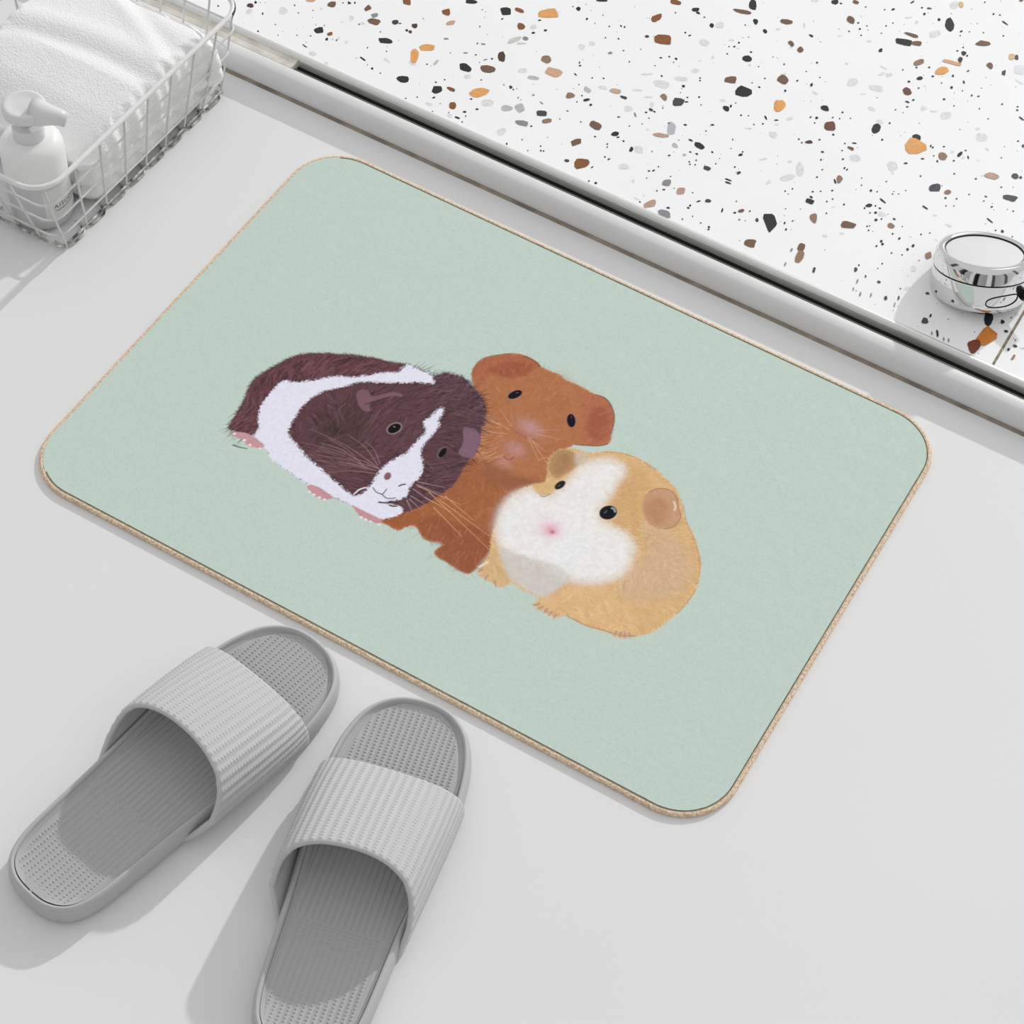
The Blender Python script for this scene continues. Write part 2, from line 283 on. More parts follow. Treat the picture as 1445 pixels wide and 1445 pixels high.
CH += [
("k",-248.1,442.1,4,2.7,2.9,-5),("k",-180.1,505.9,4.7,3.1,0.9,-1.7),("k",-245.4,431.1,0.4,1.4,0.8,-0.6),("k",-215.4,448.8,1.4,0.9,0.5,-1),
("k",-203.9,439.7,1.4,0.9,0.7,-1.3),("k",-211.5,430.4,1.5,1,0.7,-1.3),("k",-193,483.2,2.4,-0.4,0.4,-2.6),("k",-198.8,483,0.6,0.4,0.4,-0.7),
("k",-179.3,475.1,1.2,-0.2,0.3,-1.8),("k",-169.3,488.1,0.5,0.4,0.5,-0.8),("k",-156.8,477.6,0.8,0.5,0.5,-1),("k",-147.8,484.2,1.5,-1.3,-0.3,-0.8),
("k",-144.4,484.9,1,-0.4,0,-1.3),("k",-152.1,461.8,0.6,0.4,0.5,-1),("k",-141.2,467.4,1.2,-0.5,0,-1.1),("k",-129.6,455.7,0.7,0.5,0.5,-0.9),
("m",-138.3,446.1,1.5,1.7,1.1,-1.5),("k",-117.8,445.3,0.5,0.4,0.6,-1.2),("k",-99.7,543.8,3,2,1.3,-2.5),("k",-95.8,541.1,2.3,0.2,0.4,-1.6),
("k",-113.7,529.4,0.8,0.5,0.5,-0.9),("k",-88,538.9,0.8,0.5,0.5,-1),("k",-76.8,532.5,0,2.8,2.4,-1),("k",-57.6,580.3,2.9,2.5,4,-7),
("k",-44.8,560.4,2.6,-0.5,0.4,-3.5),("k",-31,553.1,2.6,-1,-0.1,-2.3),("k",-50.7,550.5,0.6,0.4,0.4,-0.9),("k",-40.3,537.1,0.5,0.4,0.4,-0.7),
("k",-93,509.6,0.9,0.6,0.6,-1.1),("k",-87.7,508.5,1,1.5,0.6,-0.8),("d",-120.5,485,1.8,1.2,0.9,-1.7),("k",-44.6,525.1,0.6,1.1,0.8,-1),
("k",-45.7,517.9,0.8,1.4,0.7,-0.8),("k",-49.8,515.1,0.6,0.4,0.4,-0.7),("k",-46.8,505.2,0.8,0.5,0.5,-1),("k",-96,466.1,1.2,0.8,0.5,-0.9),
("k",-90.2,471.9,0.9,0.6,0.6,-1.1),("k",-83.5,472.8,1.5,0.1,0.4,-1.5),("k",-83.2,467.3,0.5,0.4,0.4,-0.8),("k",-28.2,509.5,3.7,2.4,1.9,-3.9),
("k",-29.2,519.8,1.3,0.1,0.3,-1.2),("k",-117.1,465.9,0.5,0.3,0.4,-0.7),("k",-83.7,444.8,1.3,-0.2,0.1,-1.1),("k",-95.5,453.7,0.5,0.4,0.4,-0.8),
("k",-11,467.8,7.3,0.5,1.6,-7.1),("k",-14.6,505.8,0.6,0.4,0.4,-0.7),("k",-2.6,494.7,0.8,0.5,0.4,-0.8),("k",-1.6,481.2,1.3,0.1,0.2,-1),
("k",-9.8,482.7,0.6,0.4,0.4,-0.8),("k",-52.9,462,0.8,0.5,0.5,-0.9),("k",-51.4,458.9,0.8,0.5,0.5,-0.9),("k",-60.7,443.7,1.4,0.9,0.8,-1.6),
("k2",-55.1,422.5,4.6,3.1,2.4,-4.6),("k",-42.1,438.9,0.9,0.6,0.6,-1.2),("k",-35.8,430.7,0.6,0.4,0.4,-0.8),("k",-48.8,426.7,1.8,1.2,0.5,-0.9),
("k",-50.8,432.5,0.8,0.5,0.5,-0.9),("k",-14.7,439.1,3.4,0.3,0.8,-3.2),("k",-12.3,444.3,1.1,0.1,0.5,-2.3),("k",-10.4,450.5,0.6,0.4,0.4,-0.8),
("k",0.8,438.6,0.9,0.6,0.5,-0.9),("k",6.8,441.9,0.7,0.4,0.4,-0.8),("k",21.1,448.3,0.5,1.1,2.2,-2.2),("k",22.5,439.5,0.9,0.6,0.5,-1),
("k",16.1,434.4,0.7,0.4,0.5,-0.9),("k",30.6,450.6,1.8,1.2,0.4,-0.9),("k",-15.4,413,1.6,1.1,0.6,-1.1),("k",-16.6,402.9,0.6,0.4,0.4,-0.8),
("k",-35.8,399.6,1.7,0.4,0.3,-1.1),("k",-49.4,393.3,0.7,0.4,0.5,-0.9),("k",-63,407.6,0.6,0.4,0.4,-0.8),("k",-155.7,418.6,0.6,0.4,0.8,-1.4),
("k",-153.3,415.4,1.1,0.7,0.5,-0.9),("k",-151,402.7,2,-0.5,0.1,-0.9),("k",-135.9,407.1,0.8,0.5,0.4,-0.8),("k",-126.9,412.4,0.8,0.5,0.4,-0.8),
("k2",-191.9,355.4,1.9,-0.3,0.4,-2.4),("k",-188.4,354,0.7,0.5,0.5,-0.9),("m",-198.6,354.4,0.7,0.5,0.5,-0.8),("m",-169.6,357.7,1,0.7,0.6,-1.1),
("m",-179.4,347.3,0.6,0.4,0.6,-1.1),("m",-158.2,352.9,2.2,-0.7,0,-0.8),("k",-126,378.9,2.1,2.3,1,-1.4),("k",-119.7,375.3,0.5,1.4,1.1,-0.9),
("k",-132.3,381.5,0.7,0.4,0.5,-0.9),("k",-132.1,371.7,0.6,0.4,0.4,-0.8),("k",-133.4,356.8,1,0.7,0.3,-0.6),("k2",-99.5,400.3,3.3,0.3,0.5,-1.7),
("k",-91,375.3,1.2,0.8,0.4,-0.8),("k2",-70.9,399.8,2.4,0.2,0.5,-2),("k",-73.1,394.4,1,0.7,0.5,-0.9),("k",-67.1,399.3,1.4,0.1,0.3,-1.1),
("m",-79.8,386.3,0.5,0.8,2.3,-2.5),("k",-67.3,389.2,0.6,0.4,0.4,-0.8),("k",-69,379.3,0.5,0.3,0.4,-0.7),("k",-77.3,370.5,0.7,0.4,0.4,-0.8),
("k",-83.3,354.2,2.5,2.7,1.7,-2.4),("k",-79,352.2,1.1,1.2,0.6,-0.8),("k",-72.5,350.6,0.9,0.6,0.6,-1.1),("k",-61.7,345.2,1.6,0.1,0.8,-3.1),
("k",-82.9,339.3,0.7,0.4,0.5,-1),("k",-81.1,336,0.6,0.4,0.5,-0.9),("k",-76.9,324,0.7,0.5,0.5,-1),("k",-72.6,323.4,0.9,1.5,0.7,-0.8),
("k",-96.6,341.6,0.9,0.6,0.5,-0.9),("k",-116.5,351,0.7,0.5,0.4,-0.8),("k",-151,321.9,0.9,0.6,0.5,-0.9),("k",-134.1,343.9,0.5,0.3,0.4,-0.7),
("k",-131.3,304.5,0.6,0.4,0.5,-0.9),("k",-128.4,299.6,0.9,-0.1,0.2,-1.2),("k",-126,300.6,0.8,-0.1,0.1,-1),("k",-138,293.3,0.5,0.3,0.4,-0.7),
("k",-158,290.5,0.6,0.4,0.8,-1.3),("k",-149.2,302.5,0.6,0.4,0.4,-0.8),("k2",-102.9,301.1,1.9,1.2,1,-1.7),("k",-80.1,306.5,0.3,1.7,0.6,-0.4),
("k",-74.3,290,0.7,0.5,0.5,-0.9),("k",-68.1,291.2,1.2,0.8,0.7,-1.3),("k",-35.7,330.1,1,0.7,0.5,-1),("k",-32.6,332.7,0.8,1.3,0.6,-0.7),
("k",-33.3,321.2,0.6,0.4,0.4,-0.7),("k",-31.2,339.4,0.6,0.4,0.4,-0.8),("k",-16.5,334.5,0.6,0.4,0.4,-0.8),("k",-45,353,0.5,0.3,0.4,-0.8),
("k",-12.2,382.8,5.3,0.5,0.9,-3.6),("k",-22.7,384.8,2.6,-0.1,0.2,-1.1),("k",0.6,382,1.2,0.1,0.3,-1.2),("k",-10.1,372.3,1.6,0.1,0.3,-1.2),
("k",-16.1,371.3,1.3,0.5,0.3,-0.8),("k",-29.7,357.1,1,1.1,0.6,-0.9),("g3",-18.8,365.1,1.5,1,0.9,-1.8),("k",-6.8,364.8,0.7,0.4,0.5,-0.9),
("k",-11.1,359.9,0.7,0.4,0.5,-0.9),("k",-9.2,357.3,0.7,0.4,0.5,-0.9),("k",-5,359.5,0.6,0.4,0.5,-0.9),("k2",5.8,361.3,3.3,0.3,0.6,-2.6),
("k",9.8,370.7,0.6,0.4,0.4,-0.8),("k",23.4,392.8,1.3,2.2,1.1,-1.2),("k",23.2,397.2,0.7,0.5,0.5,-1),("k",8.8,406.4,0.5,0.3,0.5,-1),
("d",32.1,371.6,1.3,2.1,1.1,-1.2),("k",25.9,376.3,0.9,0.6,0.4,-0.9),("k",28.5,358.8,3.3,0.3,0.2,-1.1),("k",29.6,355.5,3.3,0.3,0.2,-1.1),
("k",46.1,339.1,0.6,0.4,0.4,-0.7),("k",40.6,322.5,0.8,0.2,0.9,-3.2),("k",14.4,312.5,0.9,0.6,0.6,-1.2),("k",18.3,321,1.3,1.8,0.6,-0.7),
("k2",25.2,326,2.3,0.8,0.7,-2),("k2",14.3,309,1.4,0.5,0.4,-1),("k",-14,316.9,1.3,0.9,0.4,-0.8),("k",-7.2,323.4,0.5,0.3,0.4,-0.7),
("k",-18.4,312.3,0.6,0.4,0.4,-0.8),("k",-24.6,292.1,1,0.1,0.2,-0.9),("k",-0.4,299.4,1.4,0.9,0.6,-1),("k",9,327.4,0.6,0.4,0.4,-0.7),
("k",51.1,326,1.2,0.8,0.5,-1),("k",61.3,334.9,0.6,1,0.6,-0.7),("m",58.2,320.8,1.1,-0.1,0.1,-1.1),("k2",71.3,328.8,1.3,0.8,1.3,-2.5),
("k",82.2,333.1,2.9,4.7,6.3,-7.2),("k",40,298.3,0.6,1,0.9,-1),("k",40.9,295.6,1,0.7,0.4,-0.8),("k",31.7,298.8,0.6,0.4,0.4,-0.7),
("k",16.2,294.2,0.6,0.4,0.4,-0.8),("k",22.1,302,0.6,0.4,0.4,-0.8),("k2",-151.5,341.2,3.7,2.4,1.9,-3.3),("m",-160.3,320.6,5.3,1.8,1.3,-3),
("r",-238.1,450.5,4.6,0.3,0.7,-2.3),("r",-225.2,432,3.1,2,2.5,-4.2),("d",-219.7,385.7,3,2,3.4,-5.7),("n2",-183.9,405.6,3.8,2.5,2.6,-4.6),
("t",-168.8,394.1,7.5,1.6,1.9,-5.4),("r",-125.3,512.8,2.9,5.2,2.8,-3.1),("r",-120.2,542.9,5.2,1,1.1,-3.5),("r",-106.5,489.2,6.3,4.2,3.2,-6),
("n",-61.5,565.9,8.1,2.7,1,-2.6),("n",-28.4,475.4,4.5,3.9,2.4,-4.1),("n",8.9,500.7,1.5,1,1.4,-2.9),("n2",-141.1,376,3.3,2.2,1.9,-3.4),
("t2",-109.8,403.5,5,1,1.1,-3.2),("n2",-68.8,421.2,0.5,3.1,3.4,-2),("n2",-142.8,335.2,3,3.2,1.6,-2.2),("n",-103.1,354.4,5.7,-0.8,0.6,-4.3),
("n",-107.4,326.1,2.6,4.4,2.6,-2.7),("r",-90.1,305.5,5.8,3.8,2.9,-5.1),("t3",-48.1,375.6,7.3,2.9,1.1,-2.6),("t3",-0.6,323.4,2.9,1.9,2,-3.8),
("t3",-16,294.9,3.5,4.6,2.5,-3),("n",54.8,331.2,2,2.1,1.2,-1.7),("n",78.3,300.6,4.9,1.1,1.3,-4.7),("o",-213.4,461.3,7.3,6.4,3.7,-5.7),
("o",22.9,467.9,2.6,1.7,3.4,-7),("g2",-221.2,412.6,3.9,5.5,2,-2.4),("g2",-213.3,411.7,3.8,2.5,0.7,-1.2),("m",-213.7,419.5,2.8,0.2,0.7,-2.3),
("g",-70.9,537.1,2.9,3.2,2.6,-3.8),("g",-72.1,507.2,5,1.7,1.7,-4.6),("g",-79,434.7,7.1,2.4,1.9,-4.9),("g",-66.7,451.3,5.6,2.8,1.2,-2.7),
("g",-194.1,380.5,3.3,2.2,1.6,-2.7),("g3",-181,377.5,5.4,1.9,1.1,-2.6),("g3",-181,329.7,4.9,2.4,2,-3.9),("g3",-171.1,336.2,2.3,4,4.1,-4.2),
("g",-169.6,301.6,1.6,4.8,3.1,-2.3),("g3",-132.1,390.9,3.9,-0.6,0.4,-3.2),("g",-121.8,401.1,3.9,1.3,0.9,-2.2),("g",-88.7,389.7,3.3,2.2,1.8,-3.4),
("g3",-44,388.7,3.1,2,3.9,-7.4),("g",-56.5,348.6,3.8,1.3,1.6,-4.2),("g",-57.2,322.4,4.4,2.9,2,-3.6),("m",-16,325.4,3.3,2.2,1.8,-3.4),
("m",-0.1,291.2,5.3,1.2,1.2,-4.1),("g3",-31.4,371.1,3,0.3,0.7,-2.9),("g",36.5,431.8,3.7,0.3,0.8,-3.7),("g",-55.8,493.4,1.2,0.8,1.3,-2.6),
("g",-158.6,448,2.3,1.5,1.6,-2.8),("g",-164.9,438.7,3.4,-0.5,0.5,-3.3),("g",-52,524.4,2.3,1.5,0.7,-1.5),("g",-93.6,415.7,4.8,2.4,0.5,-1.2),
("g",-81.1,413.1,3.7,2.5,0.5,-0.9),("g",42.5,398.9,2.1,2.3,0.5,-0.8),("g",59,375.3,1.1,2.9,0.8,-0.7),("g",13.9,426.9,3.2,1.6,0.4,-0.9),
("g",-96.2,439.6,4.5,3,0.6,-1.2),("g",33.3,445.7,2.2,1.5,0.6,-1.1),("g",-41.3,311.1,1.3,0.9,1,-1.9)]
CH += [
("k",6.3,628,2.8,1.9,1.4,-3.1),("k",12.3,629.3,1.5,0.1,0.2,-1.1),("k",69,669.1,1,2.9,0.8,-0.8),("k",34.3,637.9,0.7,0.5,0.4,-0.9),
("k",51.2,644.5,0.8,0.5,0.4,-0.9),("k",57.8,649.5,1.3,1.9,0.9,-1.3),("k",80.1,667.1,0.9,0.6,0.5,-1),("k",85.6,660,1.2,-0.5,-0.1,-1.9),
("k",100.6,660.6,1.3,0.8,0.9,-2.1),("k",112.1,658.9,3.2,3.2,4.7,-8.7),("k",127.8,708.4,0.7,0.5,0.4,-0.9),("k",141.5,697.3,1.1,0.1,0.2,-1.4),
("k",147.1,699.4,0.8,0.5,0.4,-1.1),("k",155.7,691.3,3.4,-1.2,-0,-1),("k",125.1,656.9,0.7,1.8,0.8,-0.8),("k",126.7,650.7,0.6,0.4,0.4,-0.9),
("k",143.6,667,0.6,0.4,0.4,-0.9),("k",161.4,673.5,0.9,0.6,0.4,-0.9),("k",132.1,660.7,0.6,0.4,0.4,-0.9),("k",37.8,613.1,0.9,0.6,0.5,-1.1),
("k",46.7,613.7,0.7,0.5,0.4,-0.9),("k",42.7,606.1,1.1,0.7,0.5,-1.1),("k",35.5,597.3,0.7,0.5,0.5,-1),("k",47.5,598.7,0.7,0.5,0.4,-0.9),
("k",65.7,631.4,0.6,0.4,0.4,-0.9),("k",61.8,624.1,0.7,0.5,0.5,-1),("k",62.4,611.9,0.5,0.4,0.4,-0.9),("k",8.2,571.6,2.5,-0.5,0.1,-1.6),
("k",71.6,589.3,1.2,2,1.4,-1.8),("k",85,612.2,7.6,2.1,1.3,-4.6),("k",139.1,629.5,2.3,-0.4,0.2,-3),("k",143.2,628.1,0.9,0.6,0.6,-1.5),
("k",132.8,629.3,0.9,0.6,0.5,-1.1),("k",135.5,636.9,0.7,0.5,0.4,-1),("k",28.8,540.9,0.6,1.1,0.8,-1),("k",4,521.9,0.7,0.5,0.5,-1),
("k",25.6,524.4,0.6,0.4,0.4,-0.8),("k",39.7,524.2,0.6,0.4,0.4,-0.8),("k",24.1,508.5,0.7,1.2,0.6,-0.8),("k",37.5,510.8,1.3,-0.2,0.2,-2.6),
("k",20.5,490.2,0.7,1.2,1.1,-1.3),("k",61.2,489.1,3.7,1.3,1.2,-3.5),("k",77,493.4,0.9,0.6,0.5,-1.1),("k",60.3,473.5,1.2,0.8,0.8,-1.6),
("k",55.2,471.4,0.5,1.4,0.7,-0.6),("k",72.4,482.1,0.6,1,0.6,-0.7),("k",61.5,466.7,0.7,0.4,0.4,-0.9),("k",78.3,484.2,0.6,0.4,0.4,-0.8),
("k",86.4,490.1,0.6,0.4,0.4,-0.8),("k",111.7,491.3,3.5,2.3,2.7,-6.1),("k",119.1,504.3,0.8,0.5,0.5,-1.1),("k",122.3,480.7,1.1,0.1,0.2,-1.3),
("k",82.3,462.2,1.1,0.1,0.3,-1.3),("k",74.6,449.4,0.9,0.6,0.5,-1),("k",58.5,439.7,0.7,0.5,0.5,-1.1),("k",62.7,437.1,0.7,0.4,0.4,-0.9),
("k",95.9,457.7,0.7,0.5,0.4,-0.9),("k",102.9,462.8,1.9,0.9,0.4,-0.9),("k",97.6,448.1,0.7,0.5,0.4,-0.8),("k",102.9,438.5,0.9,0.6,0.5,-1),
("k",86.6,426.9,0.7,0.5,0.5,-1),("k",83.4,436.6,1.5,0.5,0.4,-1.1),("k",92.9,416.4,0.7,0.4,0.4,-0.9),("k",93,405.1,0.9,0.6,0.4,-0.9),
("k",108.8,429.1,0.4,1.7,0.8,-0.5),("k",111.5,428.6,0.3,1.5,0.8,-0.5),("k",108.7,409.3,0.5,0.8,2.2,-2.6),("k",147.2,434.2,0.6,0.4,0.4,-0.9),
("k",126.9,426.1,0.5,0.3,0.4,-0.8),("k",130.6,417.8,0.5,0.3,0.4,-0.8),("k",80.9,380.1,0.6,0.4,0.4,-0.8),("k",76.7,373.9,0.7,0.4,0.4,-0.9),
("k",97.5,386.7,1,0.7,0.4,-0.9),("k",103.2,391,0.7,0.4,0.4,-0.8),("k",111.5,397.6,1,0.7,0.4,-0.9),("k",99.2,380,1.8,-0.1,0.2,-1.2),
("k",100.3,374.5,3.8,0.3,0.6,-2.8),("k",113.2,382.6,0.7,0.4,0.4,-0.9),("k",116.2,388.3,0.7,0.5,0.4,-0.8),("k",127.5,387.7,0.7,0.5,0.5,-1.1),
("k",140.4,416.4,1.2,-0.2,0.1,-1.7),("k",145.7,418.2,0.7,0.5,0.4,-0.9),("k",158.4,423,0.6,0.4,0.3,-0.8),("k",166.4,433.5,0.6,0.4,0.3,-0.7),
("k",154.5,410.5,3.5,-1.2,-0.1,-1),("k",146.6,398.7,2.5,1.6,0.9,-2),("k",144.6,393.5,0.7,0.5,0.5,-1.1),("k",151.6,401.4,0.7,0.5,0.4,-0.9),
("k",156,400.9,1.3,0.4,0.3,-0.9),("k",151,391.1,0.7,0.5,0.4,-0.9),("k",155,393.8,1.1,1.2,0.7,-1.2),("k",159,385.9,0.8,1.3,1,-1.2),
("k",162.6,389.7,0.7,0.4,0.4,-0.9),("k",155.7,374.6,0.7,0.4,0.4,-0.9),("k",157.3,376.4,0.5,0.3,0.3,-0.8),("k",158.8,371,0.7,0.5,0.4,-0.9),
("k",172,395.8,1.4,0.1,0.2,-1.2),("k",181.8,391.5,0.5,0.3,0.3,-0.7),("k",178.1,378.8,1,0.1,0.2,-0.9),("k",185.5,376.7,0.4,1.7,1,-0.6),
("k",173.4,365.2,0.6,1.5,1.1,-1),("k",175.8,362.7,0.6,1.5,1.1,-1),("k",172.3,357.7,0.9,0.6,0.5,-1.1),("k",199,375.6,0.7,1.7,1.1,-1),
("k",196.8,368.9,1,0.7,0.7,-1.5),("k",186.7,357.4,0.7,0.5,0.4,-0.8),("k",195.3,360.3,0.6,0.4,0.3,-0.7),("k",199.4,391.8,0.7,0.4,0.4,-0.9),
("k",205.2,397.6,0.7,0.4,0.3,-0.8),("k",185.1,341.4,0.6,0.4,0.4,-0.8),("k",168.8,328.7,0.7,0.5,0.4,-0.9),("k2",168.8,321.4,0.7,1.1,1.1,-1.3),
("k",93.3,338.7,0.8,0.2,0.5,-1.8),("k",98,344.8,0.6,0.4,0.4,-0.9),("k",97.6,332.5,0.7,0.5,0.6,-1.3),("k",86.5,354.7,0.5,0.3,0.3,-0.6),
("k",119,369.4,0.7,0.4,0.4,-0.8),("k2",186.8,450.9,4.2,3.5,2.2,-4.3),("k",200,444.5,1,0.7,0.6,-1.3),("k",208.7,449,0.7,0.5,0.4,-1),
("k",215.9,460.1,0.7,0.4,0.3,-0.8),("k",204.2,435.8,0.6,0.4,0.3,-0.8),("k",210,439.6,0.5,0.3,0.3,-0.7),("k",189.2,423.7,3.2,-0.7,0,-1),
("k",243.8,440.4,3.6,-1.3,-0.1,-0.8),("k",238.8,456.9,1,0.7,0.4,-0.9),("k",229.4,466,1.2,0.1,0.1,-0.9),("k",230.1,459.8,0.6,0.4,0.3,-0.8),
("k",236.8,484.4,0.7,0.4,0.4,-0.9),("k",257,462.6,0.7,0.5,0.4,-0.9),("k2",248.2,476,6.5,2.2,0.9,-3.4),("k2",241.6,504.1,2.7,1.8,1.4,-3.5),
("k2",246.7,505.4,1.2,0.8,0.7,-1.6),("k",213.5,481.6,1,0.7,0.4,-0.9),("k",194.7,476.7,0.7,0.5,0.4,-0.9),("k",170.2,457.4,0.7,0.5,0.4,-1),
("k",147.4,500.5,3.9,0.3,0.8,-4.6),("k",162.7,497.7,0.7,0.5,0.7,-1.6),("k",164.9,497.1,0.9,-0.2,0.1,-1.3),("k",173.1,503.6,0.9,0.6,0.4,-0.9),
("k",189.1,502.5,0.9,3.8,1.4,-0.9),("k",191.6,509.8,0.9,0.6,0.4,-0.9),("k",197,502.9,0.5,0.9,1.3,-1.7),("k",187.7,491.8,0.9,0.6,0.4,-1),
("k",175.5,482.9,0.5,0.9,0.9,-1.1),("k",163,478.5,1.8,0.6,0.3,-0.9),("k",152.5,464.9,1.5,1,0.5,-1),("k",170,487.6,0.5,0.3,0.4,-0.8),
("k",222.6,519.1,0.6,0.4,0.3,-0.8),("k",227.2,547.6,0.9,0.6,0.3,-0.8),("k",233.4,544.1,0.8,0.5,1,-2.4),("k",218.6,576.9,3.1,-1,-0,-1),
("k",196.3,584.8,0.8,0.5,0.4,-1),("k",211.1,585.2,1.2,0.1,0.2,-1.1),("k",209.7,589.6,0.8,0.5,0.3,-0.9),("k",181,567.6,0.6,0.4,0.4,-0.8),
("k",192.9,559.6,0.6,0.4,0.3,-0.8),("k",168.1,579.9,0.8,0.5,0.5,-1.2),("k",173.8,582.4,1.1,0.7,0.4,-0.9),("k",148.5,561,1.2,0.8,0.5,-1.2),
("k",148,579.5,1.2,0.8,0.7,-1.7),("k",154.9,592.5,0.7,0.7,1.2,-2),("k",158.4,581.3,0.5,0.4,0.4,-0.9),("k",159.7,558.1,0.6,0.4,0.4,-0.8),
("k",137.9,580.1,0.6,0.4,0.4,-0.9),("k",118.1,574.6,1.9,2.6,1.3,-1.9),("k",111.5,564.8,1.2,0.8,0.5,-1.1),("k",127.4,583.9,1.4,0.9,0.4,-1),
("k",119.7,593.2,0.9,0.6,0.5,-1.1),("k",143,594.9,0.9,0.6,0.6,-1.5),("k",100.2,576.4,0.7,0.5,0.4,-1),("k",109.7,586.5,0.8,0.5,0.5,-1.1),
("k",152.3,609,0.6,1.5,0.7,-0.7),("k2",181.4,625.4,1.6,1,1.3,-3.3),("k2",183.4,652.1,1.4,0.9,1.2,-3.1),("k",122.7,561.8,0.8,0.5,0.4,-1),
("k",121.3,539,2,0.1,0.2,-1.2),("k",124.9,544.2,1.1,1.1,0.6,-1),("k",124,533,1.1,0.7,0.4,-1),("k",116.4,523.4,0.6,0.4,0.4,-0.8),
("k",258.3,434.4,1.2,0.8,0.7,-1.8),("k",252.7,432.2,0.7,0.5,0.4,-0.9),("k",268.1,433,0.6,0.4,0.3,-0.8),("k",210.4,362.4,0.5,0.3,0.3,-0.7),
("n",-20.1,576.2,5.6,2.8,1.4,-3.4),("n",30.3,613.1,4.5,-1.4,0.1,-4.3),("n",23.5,638.8,3,0.2,0.5,-2.5),("n",86,670,2.3,1.2,0.5,-1.3),
("n",87.1,625.7,6.9,0.4,0.4,-2.2),("n",96.3,617.4,4.3,1.5,1,-3.2),("n",149.5,652.8,6.3,3.1,1.2,-3.4),("d",139.9,619.4,2.4,-1.4,-0.4,-3.3),
("n2",108.5,594.4,3.4,4.6,2,-3),("n",166.7,627.5,0.5,3.5,3.1,-1.8),("n",-3,551.4,0.3,2.7,3.3,-1.7),("n",8.1,548.1,0.4,3.7,2.7,-1.4),
("n",12.4,502.4,5.2,-2.1,-0.2,-5.2),("r2",74.8,470.6,4.2,2.8,2.5,-5.3),("r2",115.6,551.8,3.9,0.8,1.2,-4.9),("n2",176.9,491.5,3.9,1.4,1.4,-4.6),
("d",67.7,441.3,2.5,2.1,1,-1.7),("n",103,454.9,3.2,-0.1,0.2,-1.7),("n2",111,414,2,2.1,2.5,-4),("t3",224,492.6,6.2,2.1,1.1,-3.9),
("n2",198.6,452.2,2.5,1.6,1.1,-2.5),("n2",111.9,358,3.2,1.1,1.6,-5),("n",140.9,367.1,6.4,2.2,1.3,-4.1),("n2",173.2,386.8,3,0.3,0.5,-3.1),
("n2",214.9,371.9,1.9,2.9,2.3,-2.9),("n",156.3,730.6,1.8,1.2,0.6,-1.6),("o",151.7,489.9,8.6,2.9,2.8,-9.3),("o",131.3,595.4,4.3,5.7,2.9,-4.3),
("t",135.3,611.5,8.9,1.7,0.6,-2.4),("o",25.1,469.3,4.5,1.5,2.5,-7.1),("t4",110.1,692.2,1.9,1.3,1.7,-4),("t4",179.3,650.4,2.3,1.6,1.6,-3.8),
("g",105.3,639.5,4.3,4.7,2.3,-4),("g",104.8,688,4,2.7,2.2,-5.3),("g",-10.3,619.3,3.2,2.1,0.9,-1.8),("g",68,535.1,4,2.6,2.3,-5.1),
("g",89.4,539.8,6.4,2.2,1.2,-3.8),("g",97.4,512.4,3.6,0.3,0.5,-2.6),("g",137.6,539.9,2.7,1.8,1.2,-2.6),("g",146.9,541,3,2,0.5,-1.1),
("g",158.7,542.1,4,4.2,2.4,-4.1),("g",197.2,533.3,5,1.7,1.4,-5),("g",144,455.1,4,2.6,2.5,-5.7),("g",111.2,446,4.9,1.7,1.4,-4.3),
("g",75.9,405.8,2.8,1.8,3.7,-7.8),("g",71.1,390.5,4.9,5.2,2.2,-3.4),("g",36.4,431.8,3.9,0.3,0.9,-4.2),("g",192,637.2,4.7,3.1,2.5,-6.3),
("g",198.2,621.8,4.6,-0.9,0.1,-1.6),("g",189.8,542,1.7,1.8,0.9,-1.5),("g",210.2,351,2.1,1.4,1.5,-3.4),("g",129.4,344.1,2.5,0.5,0.4,-1.6),
("g",140.4,354.8,1.9,1.2,0.7,-1.5),("g",59.2,375.4,1.2,3.3,1.2,-1),("g",74.7,646.7,2.8,1.9,0.6,-1.3),("g",85.9,560.6,1.8,3.1,1.1,-1.4),
("g",57.1,595.3,1.9,1.2,0.8,-1.8),("g",52.4,555,1.5,1,0.8,-1.7),("g",215.4,414.9,3.4,-0.1,0.1,-1.4),("g",200.6,419.8,1.8,1.1,0.7,-1.5),
("g",82.7,526,2.6,1.7,0.4,-1),("g",44.9,502.6,3.2,-0.5,0.1,-1.5),("g",30.7,586.6,1.7,1.1,0.6,-1.3),("g",-3.6,581.2,0.8,0.5,1.6,-3.3),
("g",83.9,569.4,3.8,-0.7,0.1,-1.2),("g",64,409.2,1.8,1.9,0.8,-1.2),("g",42.7,399,2.7,2.3,0.6,-1.1)]
